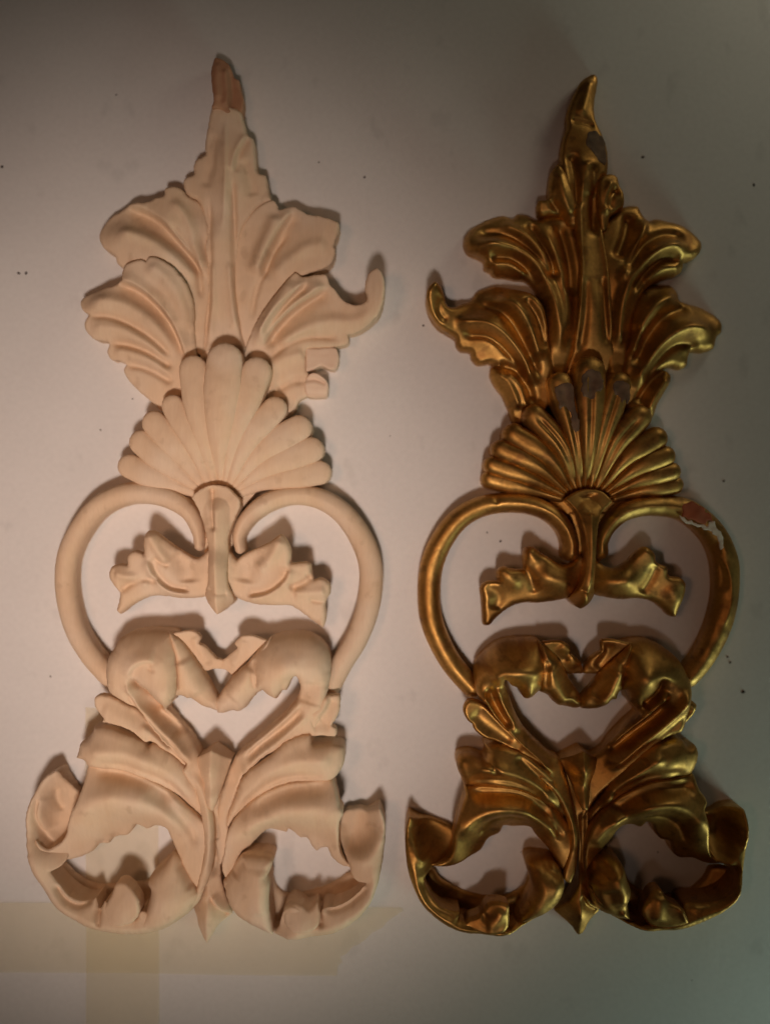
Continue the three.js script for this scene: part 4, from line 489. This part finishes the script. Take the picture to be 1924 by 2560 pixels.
// ---------------------------------------------------------------- dirt on the board
{
  const dm = new THREE.MeshStandardMaterial({ color: new THREE.Color().setRGB(0.05, 0.034, 0.026), roughness: 0.9 });
  const make = (size, st) => { const q = new THREE.IcosahedronGeometry(size, 2), a = q.attributes.position; for (let i = 0; i < a.count; i++) { const k = 1 + 0.7 * noise.noise(a.getX(i) / size * 1.3 + st * 9, a.getY(i) / size * 1.3, a.getZ(i) / size * 1.3); a.setXYZ(i, a.getX(i) * k * 1.3, a.getY(i) * k * 0.4, a.getZ(i) * k); } q.computeVertexNormals(); return q; };
  const spots = [
    ['1606,393,5', 'dark dirt speck right of the gilded leaf tip'], ['1883,462,5', 'dark dirt speck near the upper right edge of the board'],
    ['1856,1730,6', 'darkest dirt speck right of the gilded side leaf'], ['1058,814,4', 'small dirt speck under the gilded curled hook'],
    ['1808,1203,4', 'dirt speck right of the gilded shell'], ['1817,1642,4', 'upper dirt speck of a pair right of the gilded ring'],
    ['1824,1656,4', 'lower dirt speck of a pair right of the gilded ring'], ['1217,1331,3', 'leftmost tiny speck above the left gilded drop leaf'],
    ['1250,1353,4', 'larger speck just above the left gilded drop leaf'], ['48,683,5', 'left dirt speck of a close pair by the left edge of the board'],
    ['66,683,5', 'right dirt speck of a close pair by the left edge of the board'], ['332,997,3', 'faint speck left of the pale shell'],
    ['252,1075,3', 'faint speck left of the lowest ribs of the pale shell'], ['911,443,4', 'speck above the curled hook of the pale carving'],
    ['797,406,3', 'faint speck right of the pale leaf tip'], ['291,237,3', 'faint speck left of the pale leaf tip'],
    ['127,1691,3', 'faint speck left of the foot of the pale ring'], ['6,417,5', 'speck cut by the left edge of the board high up'],
    ['1301,2130,2', 'tiny speck inside the left gilded bottom curl'], ['1643,2130,3', 'tiny speck inside the right gilded bottom curl'],
    ['1728,2451,2', 'tiny speck below the right gilded bottom curl'], ['975,1090,2', 'tiny speck between the two shells']];
  spots.forEach(([at, label], i) => { const q = pts(at)[0], m = new THREE.Mesh(make(q[2] * S * 0.55, i), dm); m.name = numbered('dirt_speck'); m.position.set(wx(q[0]), q[2] * S * 0.12, wz(q[1])); m.rotation.y = i * 1.7; m.castShadow = m.receiveShadow = true; tag(m, label, 'dirt', 'dark dirt specks on the white board'); scene.add(m); });
}

// ---------------------------------------------------------------- bodies of the unseen lamps, out of view, placed to light the board
{
  const lamp = thing('unseen_desk_lamp', 'unseen warm desk lamp, out of view beside the board, placed to light the carvings', 'lamp');
  const metal = new THREE.MeshStandardMaterial({ color: new THREE.Color().setRGB(0.05, 0.05, 0.05), roughness: 0.5, metalness: 0.3, side: THREE.DoubleSide });
  const dir = AIM.clone().sub(LAMP).normalize(), q = new THREE.Quaternion().setFromUnitVectors(new THREE.Vector3(0, -1, 0), dir);
  const add = (name, geo, m, p, quat) => { const o = new THREE.Mesh(geo, m); o.name = name; o.position.copy(p); if (quat) o.quaternion.copy(quat); o.castShadow = true; lamp.add(o); return o; };
  const back = (d) => LAMP.clone().addScaledVector(dir, -d);
  add('bulb', new THREE.SphereGeometry(0.024, 24, 16), new THREE.MeshStandardMaterial({ color: 0xffffff, emissive: new THREE.Color().setRGB(1, 0.72, 0.5), emissiveIntensity: 3 }), back(0.075));
  add('lamp_shade', new THREE.LatheGeometry([[0.018, 0.10], [0.035, 0.095], [0.06, 0.05], [0.08, -0.03], [0.082, -0.03], [0.062, 0.052], [0.037, 0.099], [0.018, 0.104]].map(([a, b]) => new THREE.Vector2(a, b)), 48), metal, back(0.05), q);
  const foot = new THREE.Vector3(-0.42, 0, 0.62), elbow = new THREE.Vector3(-0.34, 0.62, 0.74), head = back(0.15);
  const rod = (a, b) => { const v = b.clone().sub(a); return add('arm', new THREE.CylinderGeometry(0.007, 0.007, v.length(), 16), metal, a.clone().addScaledVector(v, 0.5), new THREE.Quaternion().setFromUnitVectors(new THREE.Vector3(0, 1, 0), v.normalize())); };
  rod(foot, elbow); rod(elbow, head);
  add('base', new THREE.CylinderGeometry(0.08, 0.085, 0.02, 40), metal, foot.clone().setY(0.011));

  const globe = thing('unseen_globe_lamp', 'unseen large reddish globe lamp, out of view above the left side, placed to lighten the shadows', 'lamp');
  const hang = (name, geo, m, y) => { const o = new THREE.Mesh(geo, m); o.name = name; o.position.set(GLOBE.x, y, GLOBE.z); globe.add(o); };
  hang('globe', new THREE.SphereGeometry(0.11, 32, 24), new THREE.MeshStandardMaterial({ color: 0xffffff, emissive: new THREE.Color().setRGB(1, 0.49, 0.27), emissiveIntensity: 0.45 }), GLOBE.y);
  hang('cap', new THREE.CylinderGeometry(0.03, 0.04, 0.03, 32), metal, GLOBE.y + 0.122);
  hang('cord', new THREE.CylinderGeometry(0.004, 0.004, 0.6, 12), metal, GLOBE.y + 0.43);
  PANELS.forEach((p, i) => {
    const tube = thing('unseen_panel_lamp', ['unseen cool greenish panel lamp, out of view, placed to light the near right corner of the board', 'unseen small pale panel lamp, out of view, placed to light the far right corner of the board'][i], 'lamp');
    const face = new THREE.Object3D(); face.position.copy(p.at); face.lookAt(p.to);
    const n = p.to.clone().sub(p.at).normalize(), hq = face.quaternion;
    const put = (name, geo, m, q, quat) => { const o = new THREE.Mesh(geo, m); o.name = name; o.position.copy(q); if (quat) o.quaternion.copy(quat); o.castShadow = true; tube.add(o); return o; };
    put('diffuser', new THREE.BoxGeometry(p.size, p.size, 0.004), new THREE.MeshStandardMaterial({ color: 0xffffff, emissive: new THREE.Color().setRGB(...p.c), emissiveIntensity: 0.6 }), p.at.clone().addScaledVector(n, -0.004), hq);
    put('housing', new RoundedBoxGeometry(p.size + 0.03, p.size + 0.03, 0.03, 3, 0.008), metal, p.at.clone().addScaledVector(n, -0.024), hq);
    const hp = p.at.clone().addScaledVector(n, -0.04);
    put('stand', new THREE.CylinderGeometry(0.008, 0.008, hp.y, 16), metal, new THREE.Vector3(hp.x, hp.y / 2, hp.z));
    put('base', new THREE.CylinderGeometry(0.05, 0.055, 0.016, 40), metal, new THREE.Vector3(hp.x, 0.009, hp.z));
  });
}
renderer.render(scene, camera);
